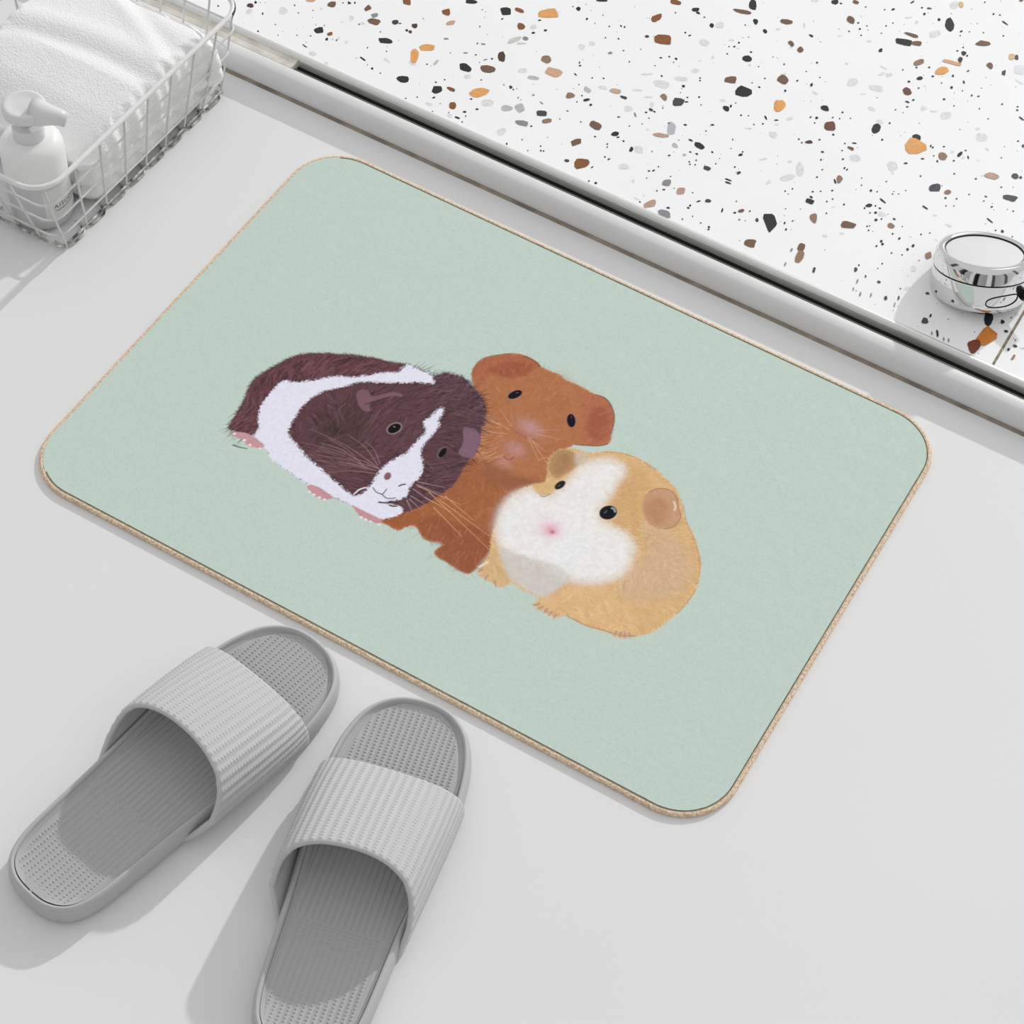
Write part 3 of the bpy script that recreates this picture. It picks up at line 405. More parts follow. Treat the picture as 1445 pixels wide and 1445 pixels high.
CH += [
("n",118.2,320.3,2.9,0.3,1,-5.2),("n2",121.5,309.6,3.4,-0.1,1,-7.5),("m",112.3,313.1,0.8,0.1,0.5,-2.7),("k2",138.7,302.7,1.1,0.2,0.9,-3.6),
("m",114.9,295.3,0.8,0.1,0.5,-2.7),("k2",168.6,323.1,0.8,1.3,1.4,-1.6),("m",175.5,310.9,0.8,0.1,0.5,-2.9),("k2",179.1,320,0.6,0.4,0.8,-1.7),
("m",183.7,299,0.8,0.2,0.8,-3.1),("m",191.9,303,0.6,0.1,0.7,-2.9),("k2",191.4,320.4,1.3,0.8,0.7,-1.4),("k2",203.9,306.8,1.3,0.3,0.7,-2.9),
("k2",213.1,312.7,0.8,0.2,0.7,-2.9),("m",213.4,303.8,0.6,0.1,0.7,-2.9),("k",210.1,323.5,0.6,0.4,0.3,-0.7),("m",176.4,300.9,0.6,0.2,0.6,-2),
("k2",231.9,331,1.7,0.6,0.4,-1.5),("k2",242.6,301.2,2.8,-0.4,0.1,-3.5),("k",244.1,309.2,0.8,0.1,0.3,-2.2),("k",256.9,294.2,0.8,0.6,1.9,-3.6),
("m",253,291.6,0.6,0.4,0.9,-2),("m",264,291,0.6,0.4,1,-2.4),("m",267.9,292.3,0.6,0.4,1,-2.4),("k",287.4,332.7,3.5,2.3,3,-7.2),
("k",298.5,336,0.9,2,1.6,-1.5),("k",304.9,327.7,1.7,0.6,0.4,-1.5),("ob",293.2,312.4,2.8,10.4,5.9,-3.7),("rb",288.5,297.9,2.8,6.2,4.6,-4.1),
("k",317.9,316.8,2.1,0.2,0.2,-1.5),("k",314.5,310.1,0.5,1.8,1.1,-0.7),("n2",321.2,304.3,1.1,-0.3,-0.2,-3.4),("k",315.4,322.9,0.6,0.4,0.3,-0.8),
("k",303,344.6,0.6,0.4,0.3,-0.7),("k",295.4,350.2,1,2.2,0.9,-0.8),("k",297.8,353.1,1,1.6,0.5,-0.7)]
PAL = dict(k=(40, 40, 42), k2=(66, 68, 72), d=(74, 56, 48), n=(112, 85, 70), n2=(140, 112, 94), r=(130, 82, 48), r2=(106, 70, 60), t=(198, 158, 128),
           t2=(188, 160, 138), t3=(176, 146, 130), t4=(206, 176, 134), o=(214, 156, 92), g=(212, 212, 212), g2=(196, 194, 190), g3=(176, 177, 180), m=(132, 134, 138), m2=(180, 180, 186),
           ob=(196, 120, 48), rb=(112, 52, 26))
M_terr = pmat('terrazzo_white', lit(237, 237, 237), .55, var=(9, .012), spec=.2)
keys = list(PAL); mats = [M_terr] + [pmat('chip_' + k, lit(*PAL[k]), .35, var=(350, .10), spec=.3) for k in keys]
M_joint = pmat('terrazzo_joint', (.28, .24, .17), .9, var=(300, .4)); mats.append(M_joint)
V = [(-2, .2878, TZ), (2, .2878, TZ), (2, 2.2, TZ), (-2, 2.2, TZ), (-2, .2878, -.02), (2, .2878, -.02), (2, 2.2, -.02), (-2, 2.2, -.02)]
F = [(0, 1, 2, 3), (7, 6, 5, 4), (0, 4, 5, 1), (1, 5, 6, 2), (2, 6, 7, 3), (3, 7, 4, 0)]; MI = [0] * 6
def add_chip(cx, cy, u, v, mi, lift):
    big = math.hypot(*u) + math.hypot(*v) > .0045
    n = random.choice([8, 9, 10]) if big else 6
    ex = random.uniform(.55, 1.0); sk = random.uniform(-.35, .35); tp = random.uniform(-.3, .3)
    base = len(V); ph = random.random() * 6.28
    for k in range(n):
        a = ph + 2 * PI * (k + random.uniform(-.24, .24)) / n
        rr = random.uniform(.86, 1.16)
        ca_, sa_ = math.cos(a), math.sin(a)
        if big:                                            # blunt, skewed, tapering shards
            ca_ = math.copysign(abs(ca_) ** ex, ca_); sa_ = math.copysign(abs(sa_) ** ex, sa_)
            sa_ *= 1 + tp * ca_; ca_ += sk * sa_ * .5; rr = 1 + (rr - 1) * .8
        V.append((cx + rr * (u[0] * ca_ + v[0] * sa_), cy + rr * (u[1] * ca_ + v[1] * sa_), TZ + lift))
    f = tuple(range(base, base + n))
    # keep the face looking up
    a, b, c = (Vector(V[f[0]]), Vector(V[f[n // 3]]), Vector(V[f[2 * n // 3]]))
    if (b - a).cross(c - a).z < 0: f = f[::-1]
    F.append(f); MI.append(mi)
order = sorted(range(len(CH)), key=lambda i: 0 if CH[i][0].startswith('g') else 1)
for j, i in enumerate(order):
    k, x, y, ux, uy, vx, vy = CH[i]
    if y < 289: continue
    add_chip(x / 1e3, y / 1e3, (ux / 1e3, uy / 1e3), (vx / 1e3, vy / 1e3), 1 + keys.index(k), .00008 + .0000006 * j)
# specks too fine to trace, and the rest of the surface out of the photo's view
def rand_chip(x, y, r, k):
    a = random.random() * PI; e = random.uniform(.45, .9)
    add_chip(x, y, (r * math.cos(a), r * math.sin(a)), (-r * e * math.sin(a), r * e * math.cos(a)), 1 + keys.index(k), .00006)
for _ in range(520):
    rand_chip(random.uniform(-.45, .42), random.uniform(.292, .86), random.uniform(.0004, .00085), random.choice(['k', 'k', 'k2', 'g3', 'm']))
for _ in range(160):
    rand_chip(random.uniform(-.45, .42), random.uniform(.292, .86), random.uniform(.0015, .004), 'g')
def seen(x, y): return y < .305 + (x + .455) * .80 and x < .165 + (.756 - y) * .41
for _ in range(5200):
    x, y = random.uniform(-1.1, 1.1), random.uniform(.295, 1.3)
    if seen(x, y): continue
    if random.random() < .3: rand_chip(x, y, random.uniform(.003, .009), random.choice(['k', 'k', 'n', 'r', 'o', 'g', 'g', 'g3', 'n2', 'd']))
    else: rand_chip(x, y, random.uniform(.0006, .0016), 'k')
# joint between two terrazzo slabs
b0 = len(V); jx = .3098; V += [(jx - .0011, .2882, TZ + .0002), (jx + .0011, .2882, TZ + .0002), (jx - .0022 + .0011, 2.2, TZ + .0002), (jx - .0022 - .0011, 2.2, TZ + .0002)]
F.append((b0, b0 + 1, b0 + 2, b0 + 3)); MI.append(len(mats) - 1)
me = bpy.data.meshes.new('floor_terrazzo'); me.from_pydata(V, [], F); me.update()
o = link('floor_terrazzo', me, mats, smooth=False); me.polygons.foreach_set('material_index', MI); struct(o)

# ------------------------------------------------------------------ bath mat
CORN = [(-304.4,216.2),(306.4,212.6),(304.5,-216.2),(-302.9,-219.3)]
CORN = [Vector((x / 1e3, y / 1e3, 0)) for x, y in CORN]          # top-left, top-right, bottom-right, bottom-left
def rounded_quad(corn, rad, inset=0., nseg=18, bow=0.):
    n = 4; out = []
    cen = sum(corn, Vector()) / 4
    # inset edges
    L = []
    for i in range(4):
        a, b = corn[i], corn[(i + 1) % 4]; t = (b - a).normalized(); nn = Vector((-t.y, t.x, 0))
        if (cen - a).dot(nn) < 0: nn = -nn
        L.append((a + nn * inset, t))
    def isect(l, m):
        (p, t), (q, s) = l, m; d = t.x * s.y - t.y * s.x; k = ((q.x - p.x) * s.y - (q.y - p.y) * s.x) / d
        return p + t * k
    C4 = [isect(L[i - 1], L[i]) for i in range(4)]
    r = rad - inset
    for i in range(4):
        p = C4[i]; e0 = (C4[i - 1] - p).normalized(); e1 = (C4[(i + 1) % 4] - p).normalized()
        half = math.acos(max(-1, min(1, e0.dot(e1)))) / 2
        dist = r / math.tan(half); bis = (e0 + e1).normalized(); c = p + bis * (r / math.sin(half))
        a0 = p + e0 * dist - c; a1 = p + e1 * dist - c
        ang0 = math.atan2(a0.y, a0.x); ang1 = math.atan2(a1.y, a1.x)
        dlt = (ang1 - ang0 + PI) % (2 * PI) - PI
        for k in range(nseg + 1):
            an = ang0 + dlt * k / nseg; out.append(c + Vector((r * math.cos(an), r * math.sin(an), 0)))
        q0 = out[-1]; nx = C4[(i + 1) % 4]
        e = (p - nx).normalized()
        # straight run subdivided later by the next arc's first point
        f0 = nx + e * (r / math.tan(math.acos(max(-1, min(1, e.dot((C4[(i + 2) % 4] - nx).normalized())))) / 2))
        for k in range(1, 24): out.append(q0.lerp(f0, k / 24))
    return out
RAD = .046
mat_root = thing('bath_mat', 'mint green bath mat printed with three guinea pigs, tan edging', 'bath mat')
out = rounded_quad(CORN, RAD, .0012); nO = len(out)
V = [(p.x, p.y, .0003) for p in out] + [(p.x, p.y, .0032) for p in out]
F = [tuple(range(nO)), tuple(range(nO, 2 * nO))[::-1]] + [(i, (i + 1) % nO, nO + (i + 1) % nO, nO + i) for i in range(nO)]
o = link('pad', mesh_from('pad', V, F), M_pad, mat_root, smooth=False)
path = [Vector((p.x, p.y, .0021)) for p in rounded_quad(CORN, RAD, .0017)]
V, F = tube(path, .0020, 10, closed=True)
link('edge_binding', mesh_from('edge_binding', V, F), M_bind, mat_root)
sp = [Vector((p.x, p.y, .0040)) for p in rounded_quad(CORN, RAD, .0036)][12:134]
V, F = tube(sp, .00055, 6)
link('seam_shade_line', mesh_from('seam_shade_line', V, F), M_seam_shade, mat_root)  # dark tube painting the shade between binding and cloth

# ---- the print, painted stroke by stroke in millimetres on the mat's own plane
ART = [(-189.9,-97),(-194.9,-76.1),(-178.6,9.8),(-150.1,30),(-33.7,103.2),(61.2,101.2),(199.6,-10.2),(202.6,-91.9),(177.8,-107.5),(-33.7,103.2)]
ax = [p[0] for p in ART]; ay = [p[1] for p in ART]
G = .55
GX0, GX1, GY0, GY1 = min(ax) - 12, max(ax) + 12, min(ay) - 12, max(ay) + 12
nx = int((GX1 - GX0) / G) + 1; ny = int((GY1 - GY0) / G) + 1
XX, YY = np.meshgrid(GX0 + G * np.arange(nx), GY0 + G * np.arange(ny))
MINT = np.array(lit(188, 203, 193))
CV = np.empty((ny, nx, 3)); CV[:] = MINT
def vnoise(cell):
    h, w = int(ny * G / cell) + 3, int(nx * G / cell) + 3
    g = rng.random((h, w)) * 2 - 1
    fy = np.arange(ny) * G / cell; fx = np.arange(nx) * G / cell
    iy = fy.astype(int); ix = fx.astype(int); ty = (fy - iy)[:, None]; tx = (fx - ix)[None]
    ty = ty * ty * (3 - 2 * ty); tx = tx * tx * (3 - 2 * tx)
    return (g[iy][:, ix] * (1 - ty) + g[iy + 1][:, ix] * ty) * (1 - tx) + (g[iy][:, ix + 1] * (1 - ty) + g[iy + 1][:, ix + 1] * ty) * tx
NF, NM, NC = vnoise(1.3), vnoise(3.2), vnoise(9.)
def region(P, m):
    x0 = max(0, int((P[:, 0].min() - m - GX0) / G)); x1 = min(nx, int((P[:, 0].max() + m - GX0) / G) + 2)
    y0 = max(0, int((P[:, 1].min() - m - GY0) / G)); y1 = min(ny, int((P[:, 1].max() + m - GY0) / G) + 2)
    return slice(y0, y1), slice(x0, x1)
def sdf(P, m):
    sl = region(P, m); X, Y = XX[sl], YY[sl]
    d = np.full(X.shape, 1e9); ins = np.zeros(X.shape, bool)
    n = len(P)
    for i in range(n):
        ax_, ay_ = P[i - 1]; bx, by = P[i]
        ex, ey = bx - ax_, by - ay_; l2 = ex * ex + ey * ey + 1e-9
        t = np.clip(((X - ax_) * ex + (Y - ay_) * ey) / l2, 0, 1)
        d = np.minimum(d, (X - ax_ - t * ex) ** 2 + (Y - ay_ - t * ey) ** 2)
        if ay_ != by:
            c = ((ay_ > Y) != (by > Y)) & (X < (bx - ax_) * (Y - ay_) / (by - ay_) + ax_)
            ins ^= c
    d = np.sqrt(d)
    return sl, np.where(ins, -d, d)
def blend(sl, a, col, var=0., vn=None):
    c = np.array(col)
    if var: c = c * (1 + var * (NM if vn is None else vn)[sl][..., None])
    CV[sl] = CV[sl] * (1 - a[..., None]) + c * a[..., None]
def fill(pts, rgb, soft=.9, jag=0., alpha=1., var=.06, sub=5, nz=None):
    P = catmull(pts, sub) if sub > 1 else np.array(pts, float)
    sl, d = sdf(P, soft + jag + 1)
    if jag: d = d + jag * (NF[sl] if nz is None else nz[sl])
    a = np.clip(.5 - d / soft, 0, 1); a = a * a * (3 - 2 * a) if soft > 2 else a
    blend(sl, a * alpha, lit(*rgb), var)
def mask_pts(pts, n, sub=5):
    P = catmull(pts, sub); sl, d = sdf(P, 0); iy, ix = np.nonzero(d < 0)
    k = rng.integers(0, len(iy), n)
    x0 = GX0 + G * sl[1].start; y0 = GY0 + G * sl[0].start
    return np.stack([x0 + G * (ix[k] + rng.random(n) - .5), y0 + G * (iy[k] + rng.random(n) - .5)], 1)
def stroke(x0, y0, x1, y1, w, c, a=1., tip=.25):
    m = w + .8
    i0 = max(0, int((min(x0, x1) - m - GX0) / G)); i1 = min(nx, int((max(x0, x1) + m - GX0) / G) + 2)
    j0 = max(0, int((min(y0, y1) - m - GY0) / G)); j1 = min(ny, int((max(y0, y1) + m - GY0) / G) + 2)
    if i1 <= i0 or j1 <= j0: return
    X = XX[j0:j1, i0:i1]; Y = YY[j0:j1, i0:i1]
    ex, ey = x1 - x0, y1 - y0; l2 = ex * ex + ey * ey + 1e-9
    t = np.clip(((X - x0) * ex + (Y - y0) * ey) / l2, 0, 1)
    d = np.sqrt((X - x0 - t * ex) ** 2 + (Y - y0 - t * ey) ** 2)
    hw = .5 * w * (1 - (1 - tip) * t)
    al = np.clip((hw - d) / .55 + .5, 0, 1) * a
    CV[j0:j1, i0:i1] = CV[j0:j1, i0:i1] * (1 - al[..., None]) + np.array(c) * al[..., None]
def line(pts, w, rgb, a=1., tip=1., sub=5):
    P = catmull(pts, sub, closed=False); c = lit(*rgb)
    for i in range(len(P) - 1):
        k0 = i / (len(P) - 1); ww = w * (1 - (1 - tip) * k0)
        stroke(*P[i], *P[i + 1], ww, c, a, 1.)
def field(guides):
    g = np.array(guides, float).reshape(-1, 2, 2); o_ = g[:, 0]; v = g[:, 1] - g[:, 0]; v /= np.linalg.norm(v, axis=1)[:, None]
    def f(p):
        w = 1 / (((o_ - p) ** 2).sum(1) + 6.) ** 1.5
        d = (v * w[:, None]).sum(0); return d / (np.linalg.norm(d) + 1e-9)
    return f
def fur(pts, n, guides, ln, w, cols, a=.8, spread=.35, tip=.15, sub=5):
    f = guides if callable(guides) else field(guides); C_ = [np.array(lit(*c)) for c in cols]
    for p in mask_pts(pts, n, sub):
        d = f(p); an = rng.normal(0, spread); ca, sa = math.cos(an), math.sin(an)
        dx, dy = d[0] * ca - d[1] * sa, d[0] * sa + d[1] * ca
        l = ln * rng.uniform(.5, 1.3); c = C_[rng.integers(0, len(C_))] * rng.uniform(.9, 1.1)
        stroke(p[0], p[1], p[0] + dx * l, p[1] + dy * l, w * rng.uniform(.6, 1.3), c, a * rng.uniform(.6, 1), tip)
def edge_fur(pts, n, ln, w, cols, a=.85, lean=0., inward=.6, sub=5, rng_t=(0, 1), spread=.3):
    """hairs crossing the outline, pointing outwards and leaning along it"""
    P = catmull(pts, sub); m = len(P); cen = P.mean(0); C_ = [np.array(lit(*c)) for c in cols]
    area = .5 * np.sum(P[:, 0] * np.roll(P[:, 1], -1) - np.roll(P[:, 0], -1) * P[:, 1]); sg = 1 if area > 0 else -1
    for _ in range(n):
        u = rng.uniform(*rng_t) * m; i = int(u) % m; t = u - int(u)
        p = P[i] * (1 - t) + P[(i + 1) % m] * t; e = P[(i + 1) % m] - P[i]; e = e / (np.linalg.norm(e) + 1e-9)
        nn = np.array([e[1], -e[0]]) * sg
        d = nn + e * lean; an = rng.normal(0, spread); ca, sa = math.cos(an), math.sin(an)
        d = np.array([d[0] * ca - d[1] * sa, d[0] * sa + d[1] * ca]); d /= np.linalg.norm(d) + 1e-9
        l = ln * rng.uniform(.5, 1.3); q = p - d * l * inward
        c = C_[rng.integers(0, len(C_))] * rng.uniform(.9, 1.1)
        stroke(q[0], q[1], q[0] + d[0] * l, q[1] + d[1] * l, w * rng.uniform(.6, 1.3), c, a, .12)
def glow(cx, cy, rx, ry, ang, rgb, alpha=1., hard=1.):
    P = np.array([[cx - rx * 2.2, cy - rx * 2.2], [cx + rx * 2.2, cy + rx * 2.2]]); sl = region(P, 1)
    X, Y = XX[sl] - cx, YY[sl] - cy; ca, sa = math.cos(ang), math.sin(ang)
    u = (X * ca + Y * sa) / rx; v = (-X * sa + Y * ca) / ry
    r = np.sqrt(u * u + v * v); a = np.exp(-.95 * r ** 2.2) * alpha
    blend(sl, a, lit(*rgb), .03)
def ell(cx, cy, rx, ry, ang, n=16):
    return [(cx + rx * math.cos(t) * math.cos(ang) - ry * math.sin(t) * math.sin(ang), cy + rx * math.cos(t) * math.sin(ang) + ry * math.sin(t) * math.cos(ang)) for t in [2 * PI * k / n for k in range(n)]]
def lens(p, q, r):                      # ellipse given by its long-axis end points and half width
    c = ((p[0] + q[0]) / 2, (p[1] + q[1]) / 2); l = math.hypot(q[0] - p[0], q[1] - p[1]) / 2
    return ell(*c, l, r, math.atan2(q[1] - p[1], q[0] - p[0]))

# ---- (1) the russet guinea pig at the back
R_HEAD = [(-53.3,56.1),(-55.3,63.8),(-55.2,71.1),(-52.1,78.5),(-45.6,85.7),(-37,93.3),(-29.3,96.8),(-20.1,97.3),(-12.7,96.1),(-8.4,94),(-0.1,94.1),(8.2,94.8),(15,92.4),(23.9,93.2),(33.6,93.2),(42.5,92.3),(51.2,93.8),(58.5,90),(65.5,83.2),(69.8,75.1),(72.4,65.6),(76.6,57.4),(75.8,52.9),(70.5,47.2),(61.2,41.7),(53.3,37.1),(49.9,24.8),(53.8,8.8),(54.6,-7.4),(45.8,-27.8),(32.3,-32.3),(11.6,-24.8),(-7.8,-12),(-20.7,5.2),(-33.8,31.5),(-45.3,46.1)]
R_BODY = [(-20.6,13.9),(9.2,-9.6),(41.1,-14.3),(56.4,-12.8),(52.7,-39.7),(46.5,-59.7),(47.8,-74.8),(49.3,-88.1),(48.1,-100.6),(48.5,-109.6),(46.5,-114.6),(41.7,-115.5),(36.8,-115.1),(28.3,-114.3),(19.7,-113.8),(14.2,-111.1),(15.2,-104.6),(17.2,-101.3),(11.7,-100.8),(6.7,-104),(0.9,-104.6),(-6.8,-100.4),(-13.1,-98.6),(-17.2,-103.8),(-20,-108.7),(-28.3,-108.8),(-35.9,-108),(-36,-97.6),(-29.2,-75.4),(-21.4,-45.8),(-18.2,-18.7)]
fill(R_BODY, (158, 98, 65), 1.0, jag=.5, var=.07)
edge_fur(R_BODY, 260, 2.6, .55, [(193, 152, 118), (177, 121, 85)], a=.6, spread=.6)
fill([(-11.9,-92.7),(-4.2,-82.2),(17.7,-78),(40.4,-73.2),(51.6,-92.1),(48.6,-110.3),(40.4,-115.5),(26.8,-114),(16.5,-112.7),(15.2,-103.4),(5.4,-104.1),(-1.3,-103.6)], (140, 82, 59), 5., alpha=.75)
fill([(-35.9,-108),(-30.5,-94.1),(-17.5,-85.8),(-8.8,-91.6),(-17.9,-103.8),(-26.9,-107.9)], (152, 87, 52), 2.5, alpha=.6)
GB = [(18.8,-36.8),(38.5,-80.7),(-0,-48.7),(15.4,-95.3),(-10.5,-63.6),(-2.9,-99),(32.9,-27.8),(46.7,-67.6),(-24.8,-92.9),(-29.3,-106.2)]
fur(R_BODY, 620, GB, 9, .55, [(177, 117, 79), (144, 83, 54), (186, 133, 97), (158, 98, 63)], a=.55, spread=.5)
fill(R_HEAD, (171, 111, 76), 1.1, jag=.5, var=.07)
edge_fur(R_HEAD, 300, 2.6, .5, [(201, 158, 127), (186, 135, 100)], a=.6, spread=.6)
# ears
EL = [(-50.3,54.5),(-54.7,60.6),(-54.6,70.6),(-50.2,79.3),(-41,88.9),(-29.9,95.5),(-19.7,96.6),(-11.8,94.5),(-12.3,86.1),(-16.5,77.1),(-24.2,69.5),(-35.5,65.8),(-41,56.9),(-41.2,46.1)]
fill(EL, (166, 98, 70), 2.2, alpha=.85)
fill([(-43.4,67.9),(-36.5,81.3),(-22.7,90.2),(-14.6,90),(-17.2,78.4),(-26.9,69.5),(-36.6,67.8)], (148, 83, 63), 6., alpha=.75)
line([(-52.6,58.3),(-55,70.8),(-51.9,78.7),(-45.3,85.9),(-36.7,93.2)], .9, (136, 89, 72), .6)
line([(-26.4,96.4),(-18.4,96.6),(-10,93.8)], 1.6, (117, 83, 74), .8)
ER = [(35.8,88.4),(44.4,92.1),(52,92.6),(59.8,88),(66.8,80.1),(71.1,69.9),(75.5,58.1),(72.7,50.3),(64,44.8),(55.4,48.7),(46.6,62),(40.4,75.5)]
fill(ER, (171, 104, 79), 5., alpha=.7)
fill([(48.6,77.3),(55,84.8),(65,77.3),(71.3,62.3),(69,52.3),(59.5,53),(50.9,64.8)], (155, 87, 67), 7., alpha=.8)
line([(43,92.1),(51,93.3),(58.5,89.8),(65.3,82.7),(69.9,74.4),(73.2,63.5)], 1.2, (119, 82, 74), .7)
line([(54.6,38.4),(62.6,42.6),(71.4,47.8),(76.2,53.4)], 1.1, (112, 74, 61), .7)
glow(*[(19.1,87.4)][0], 14, 7, -.5, (179, 117, 83), .5)
# face fur radiating from the nose
GF = [(11.4,25.7),(-3.3,51),(11.4,25.7),(-13.9,18.2),(7.8,14.9),(0.8,-6.6),(17.4,38.1),(19.7,74.6),(23.4,33.4),(40.9,48.9),(29.4,11.7),(52,17.7),(22.2,7.1),(42.3,-21.8),(5.1,65.2),(1.3,89.4),(24.6,77.7),(28.3,88.9),(-24,46.5),(-40.3,62.7)]
fur(R_HEAD, 520, GF, 7, .45, [(193, 142, 109), (162, 102, 67), (184, 129, 92), (152, 93, 63)], a=.65, spread=.4)
fur([(-26.2,23.2),(-10.4,29),(4,12.4),(15.1,-14.2),(-3.9,-9.6)], 150, [(-1.1,21.2),(-18.3,18.8),(2.6,14.9),(-12,3.9),(6.5,3.8),(-1.3,-9.6)], 11, .5, [(204, 164, 127), (195, 148, 111), (136, 85, 65)], a=.75, spread=.15)
fur([(1.2,62.7),(4.3,84.2),(20.2,85.5),(23.4,68.1),(16.7,50.7)], 60, [(12.5,52.4),(6.9,79.6),(22.8,63.3),(21.7,82.9)], 7, .5, [(144, 91, 65), (193, 144, 111)], a=.5, spread=.25)
# muzzle
glow(*[(15.1,34.1)][0], 11, 7, -.2, (186, 144, 140), .85)
glow(*[(16.3,8.4)][0], 9, 7, -.2, (186, 138, 134), .8)
glow(*[(15.6,-7.2)][0], 7, 5, -.4, (193, 142, 138), .5)
glow(*[(16.3,-15.1)][0], 8, 5, -.6, (184, 135, 118), .5)
line([(4.2,24.5),(9.4,23.6),(14.7,23.5),(19.9,23.5),(25.4,25.3)], .9, (158, 91, 97), .75)
line([(12.2,-2.6),(16.1,-3.6),(18.4,-2.1),(19.3,1)], .9, (150, 80, 85), .8)
line([(15.1,9.3),(14.9,11.8),(17.6,11.7)], .6, (158, 98, 99), .7)
# chin shadow
fill([(-1.3,-16.3),(11,-12.7),(29.6,-13.3),(52.4,-8),(49.3,-20.6),(31.2,-30.5),(14.5,-29.6)], (140, 88, 64), 10., alpha=.75)
# eyes
for p, q, r in ((*[(-15,51),(-9.5,62.9)], 3.6), (*[(36,63.9),(43.3,52.1)], 3.5)):
    fill(lens(p, q, r + .9), (150, 121, 125), 1.2, alpha=.7); fill(lens(p, q, r), (28, 21, 30), .9)
stroke(*[(-12,59.1)][0], *[(-10.9,60.6)][0], .8, lit(108, 104, 125)); stroke(*[(37.3,62.2)][0], *[(39.2,59.9)][0], .7, lit(86, 79, 98))
for q in (((745,617),(765,652)), ((745,617),(770,645)), ((756,612),(790,618)), ((756,612),(796,610)), ((757,608),(790,603)), ((720,600),(704,575)), ((718,606),(690,590)), ((716,612),(684,607))):
    pass
for p, q in zip([(18.7,24.4),(20.5,24.7),(23.9,23.4),(22.2,30.9),(21.2,33.7),(2.2,26.7),(1.8,23),(3,18.6)], [(37.7,8.5),(56.8,2.3),(38.2,19),(41.4,36.3),(35.4,44.5),(-14.7,37.5),(-16.9,23.2),(-13.8,11.3)]):
    stroke(*p, *q, .7, lit(204, 165, 138), .7, .4)
line([(37.7,8.5),(42,14.7),(50.7,8.5),(58.7,0.2)], .8, (195, 152, 118), .7)

# ---- (2) the dark guinea pig with the white band and blaze
D_OUT = [(-187.3,-95.3),(-190.5,-78.5),(-194.2,-63.5),(-198.1,-48.5),(-196.9,-36.1),(-192.5,-22.6),(-186.5,-8.8),(-178,1.6),(-166.1,9.7),(-149.3,19.2),(-133,26),(-119.7,29.6),(-104.7,35.6),(-93.1,37.7),(-81.5,36.7),(-77,38.2),(-72.4,44.7),(-65.1,48.1),(-55.9,49.1),(-48,46.2),(-41.5,43.2),(-30.5,37.1),(-23.3,29.5),(-19.2,18.2),(-17.7,12.3),(-11.7,0.7),(-9.1,-16.3),(-9.2,-28.1),(-6.8,-47.3),(-11.4,-64.1),(-18.4,-81.6),(-26.9,-94),(-29.3,-99),(-36.7,-106.9),(-53,-106.8),(-66.5,-108.1),(-82.3,-109.2),(-100.6,-109.4),(-124.5,-106.5),(-145.7,-100),(-154.2,-95.4),(-165.8,-90.9),(-182.1,-96.3)]
fill(D_OUT, (92, 64, 70), 1.0, jag=.6, var=.08)
edge_fur(D_OUT, 620, 6, .8, [(92, 62, 68), (72, 52, 54), (110, 84, 82)], a=.85, lean=-.9, rng_t=(.0, .32), spread=.35)
edge_fur(D_OUT, 240, 6.5, .8, [(84, 60, 68), (66, 50, 54), (116, 92, 100)], a=.85, lean=-.2, rng_t=(.33, .55), spread=.5)
RUMP = [(-186.1,-94.6),(-191,-73.7),(-196.3,-48.1),(-195.4,-35.2),(-186.4,-9.7),(-165.2,8.5),(-132.9,24.8),(-104.8,34.7),(-106.1,25.8),(-131.8,3.9),(-147.3,-6.1),(-159.3,-19.1),(-176.9,-34),(-179,-63.3),(-165.4,-89),(-181.6,-95.1)]
fill(RUMP, (102, 66, 72), 2., alpha=.9, var=.1)
GR = [(-175.3,-76.5),(-178.3,-87),(-192.5,-61.6),(-186.1,-74.8),(-191,-38.6),(-184.9,-56.7),(-182.6,-15.3),(-180,-31.5),(-166.1,1.6),(-169.1,-14.7),(-141,15.9),(-149.8,-2.3),(-116.6,26.2),(-130.4,10.2)]
fur(RUMP, 520, GR, 12, .95, [(76, 54, 54), (84, 58, 60), (118, 78, 84), (124, 84, 90), (96, 62, 68)], a=.7, spread=.22)
FACE = [(-131.6,-81),(-145,-75.1),(-149.1,-58.9),(-150.2,-43.1),(-145.1,-25),(-132.5,-9.8),(-111.8,7.9),(-78.1,31.2),(-60.8,40.6),(-42.6,41.6),(-25.2,28.2),(-16.1,6.4),(-12.7,-27.8),(-14.1,-57.7),(-19.2,-78.9),(-27.7,-92.3),(-56.2,-84.4),(-66.4,-99.1),(-101.1,-91.6),(-116.6,-87.4)]
GD = [(-146.1,-49.2),(-126.2,-53.7),(-144.7,-30.9),(-123,-43.1),(-124.7,-9.2),(-119.8,-32.4),(-97.7,12.5),(-106.2,-6.2),(-73.5,28),(-80.1,6.1),(-48.3,31),(-55.1,9.1),(-20.6,13.9),(-33.1,5.9),(-15.8,-17.2),(-31.4,-18.7),(-12,-39.8),(-35.8,-38.3),(-18,-72.4),(-34.2,-62.2),(-99.5,-78.9),(-117.5,-82),(-74,-87.5),(-91.8,-90.6),(-76.1,-21.7),(-74.1,-46),(-64.7,2.9),(-78.1,-18.6),(-129.3,-64.2),(-130.4,-77.7)]
fill([(-136.2,-38.5),(-118.2,-19.2),(-95.2,-33.9),(-89.2,-64),(-108.1,-76),(-129.3,-64.2)], (80, 60, 60), 10., alpha=.7)
glow(*[(-114.8,-51.5)][0], 7, 5, 0, (58, 46, 46), .8)
fur(FACE, 1150, GD, 10, .75, [(70, 50, 52), (78, 56, 58), (108, 78, 82), (118, 84, 92), (96, 66, 72), (60, 46, 46)], a=.62, spread=.3)
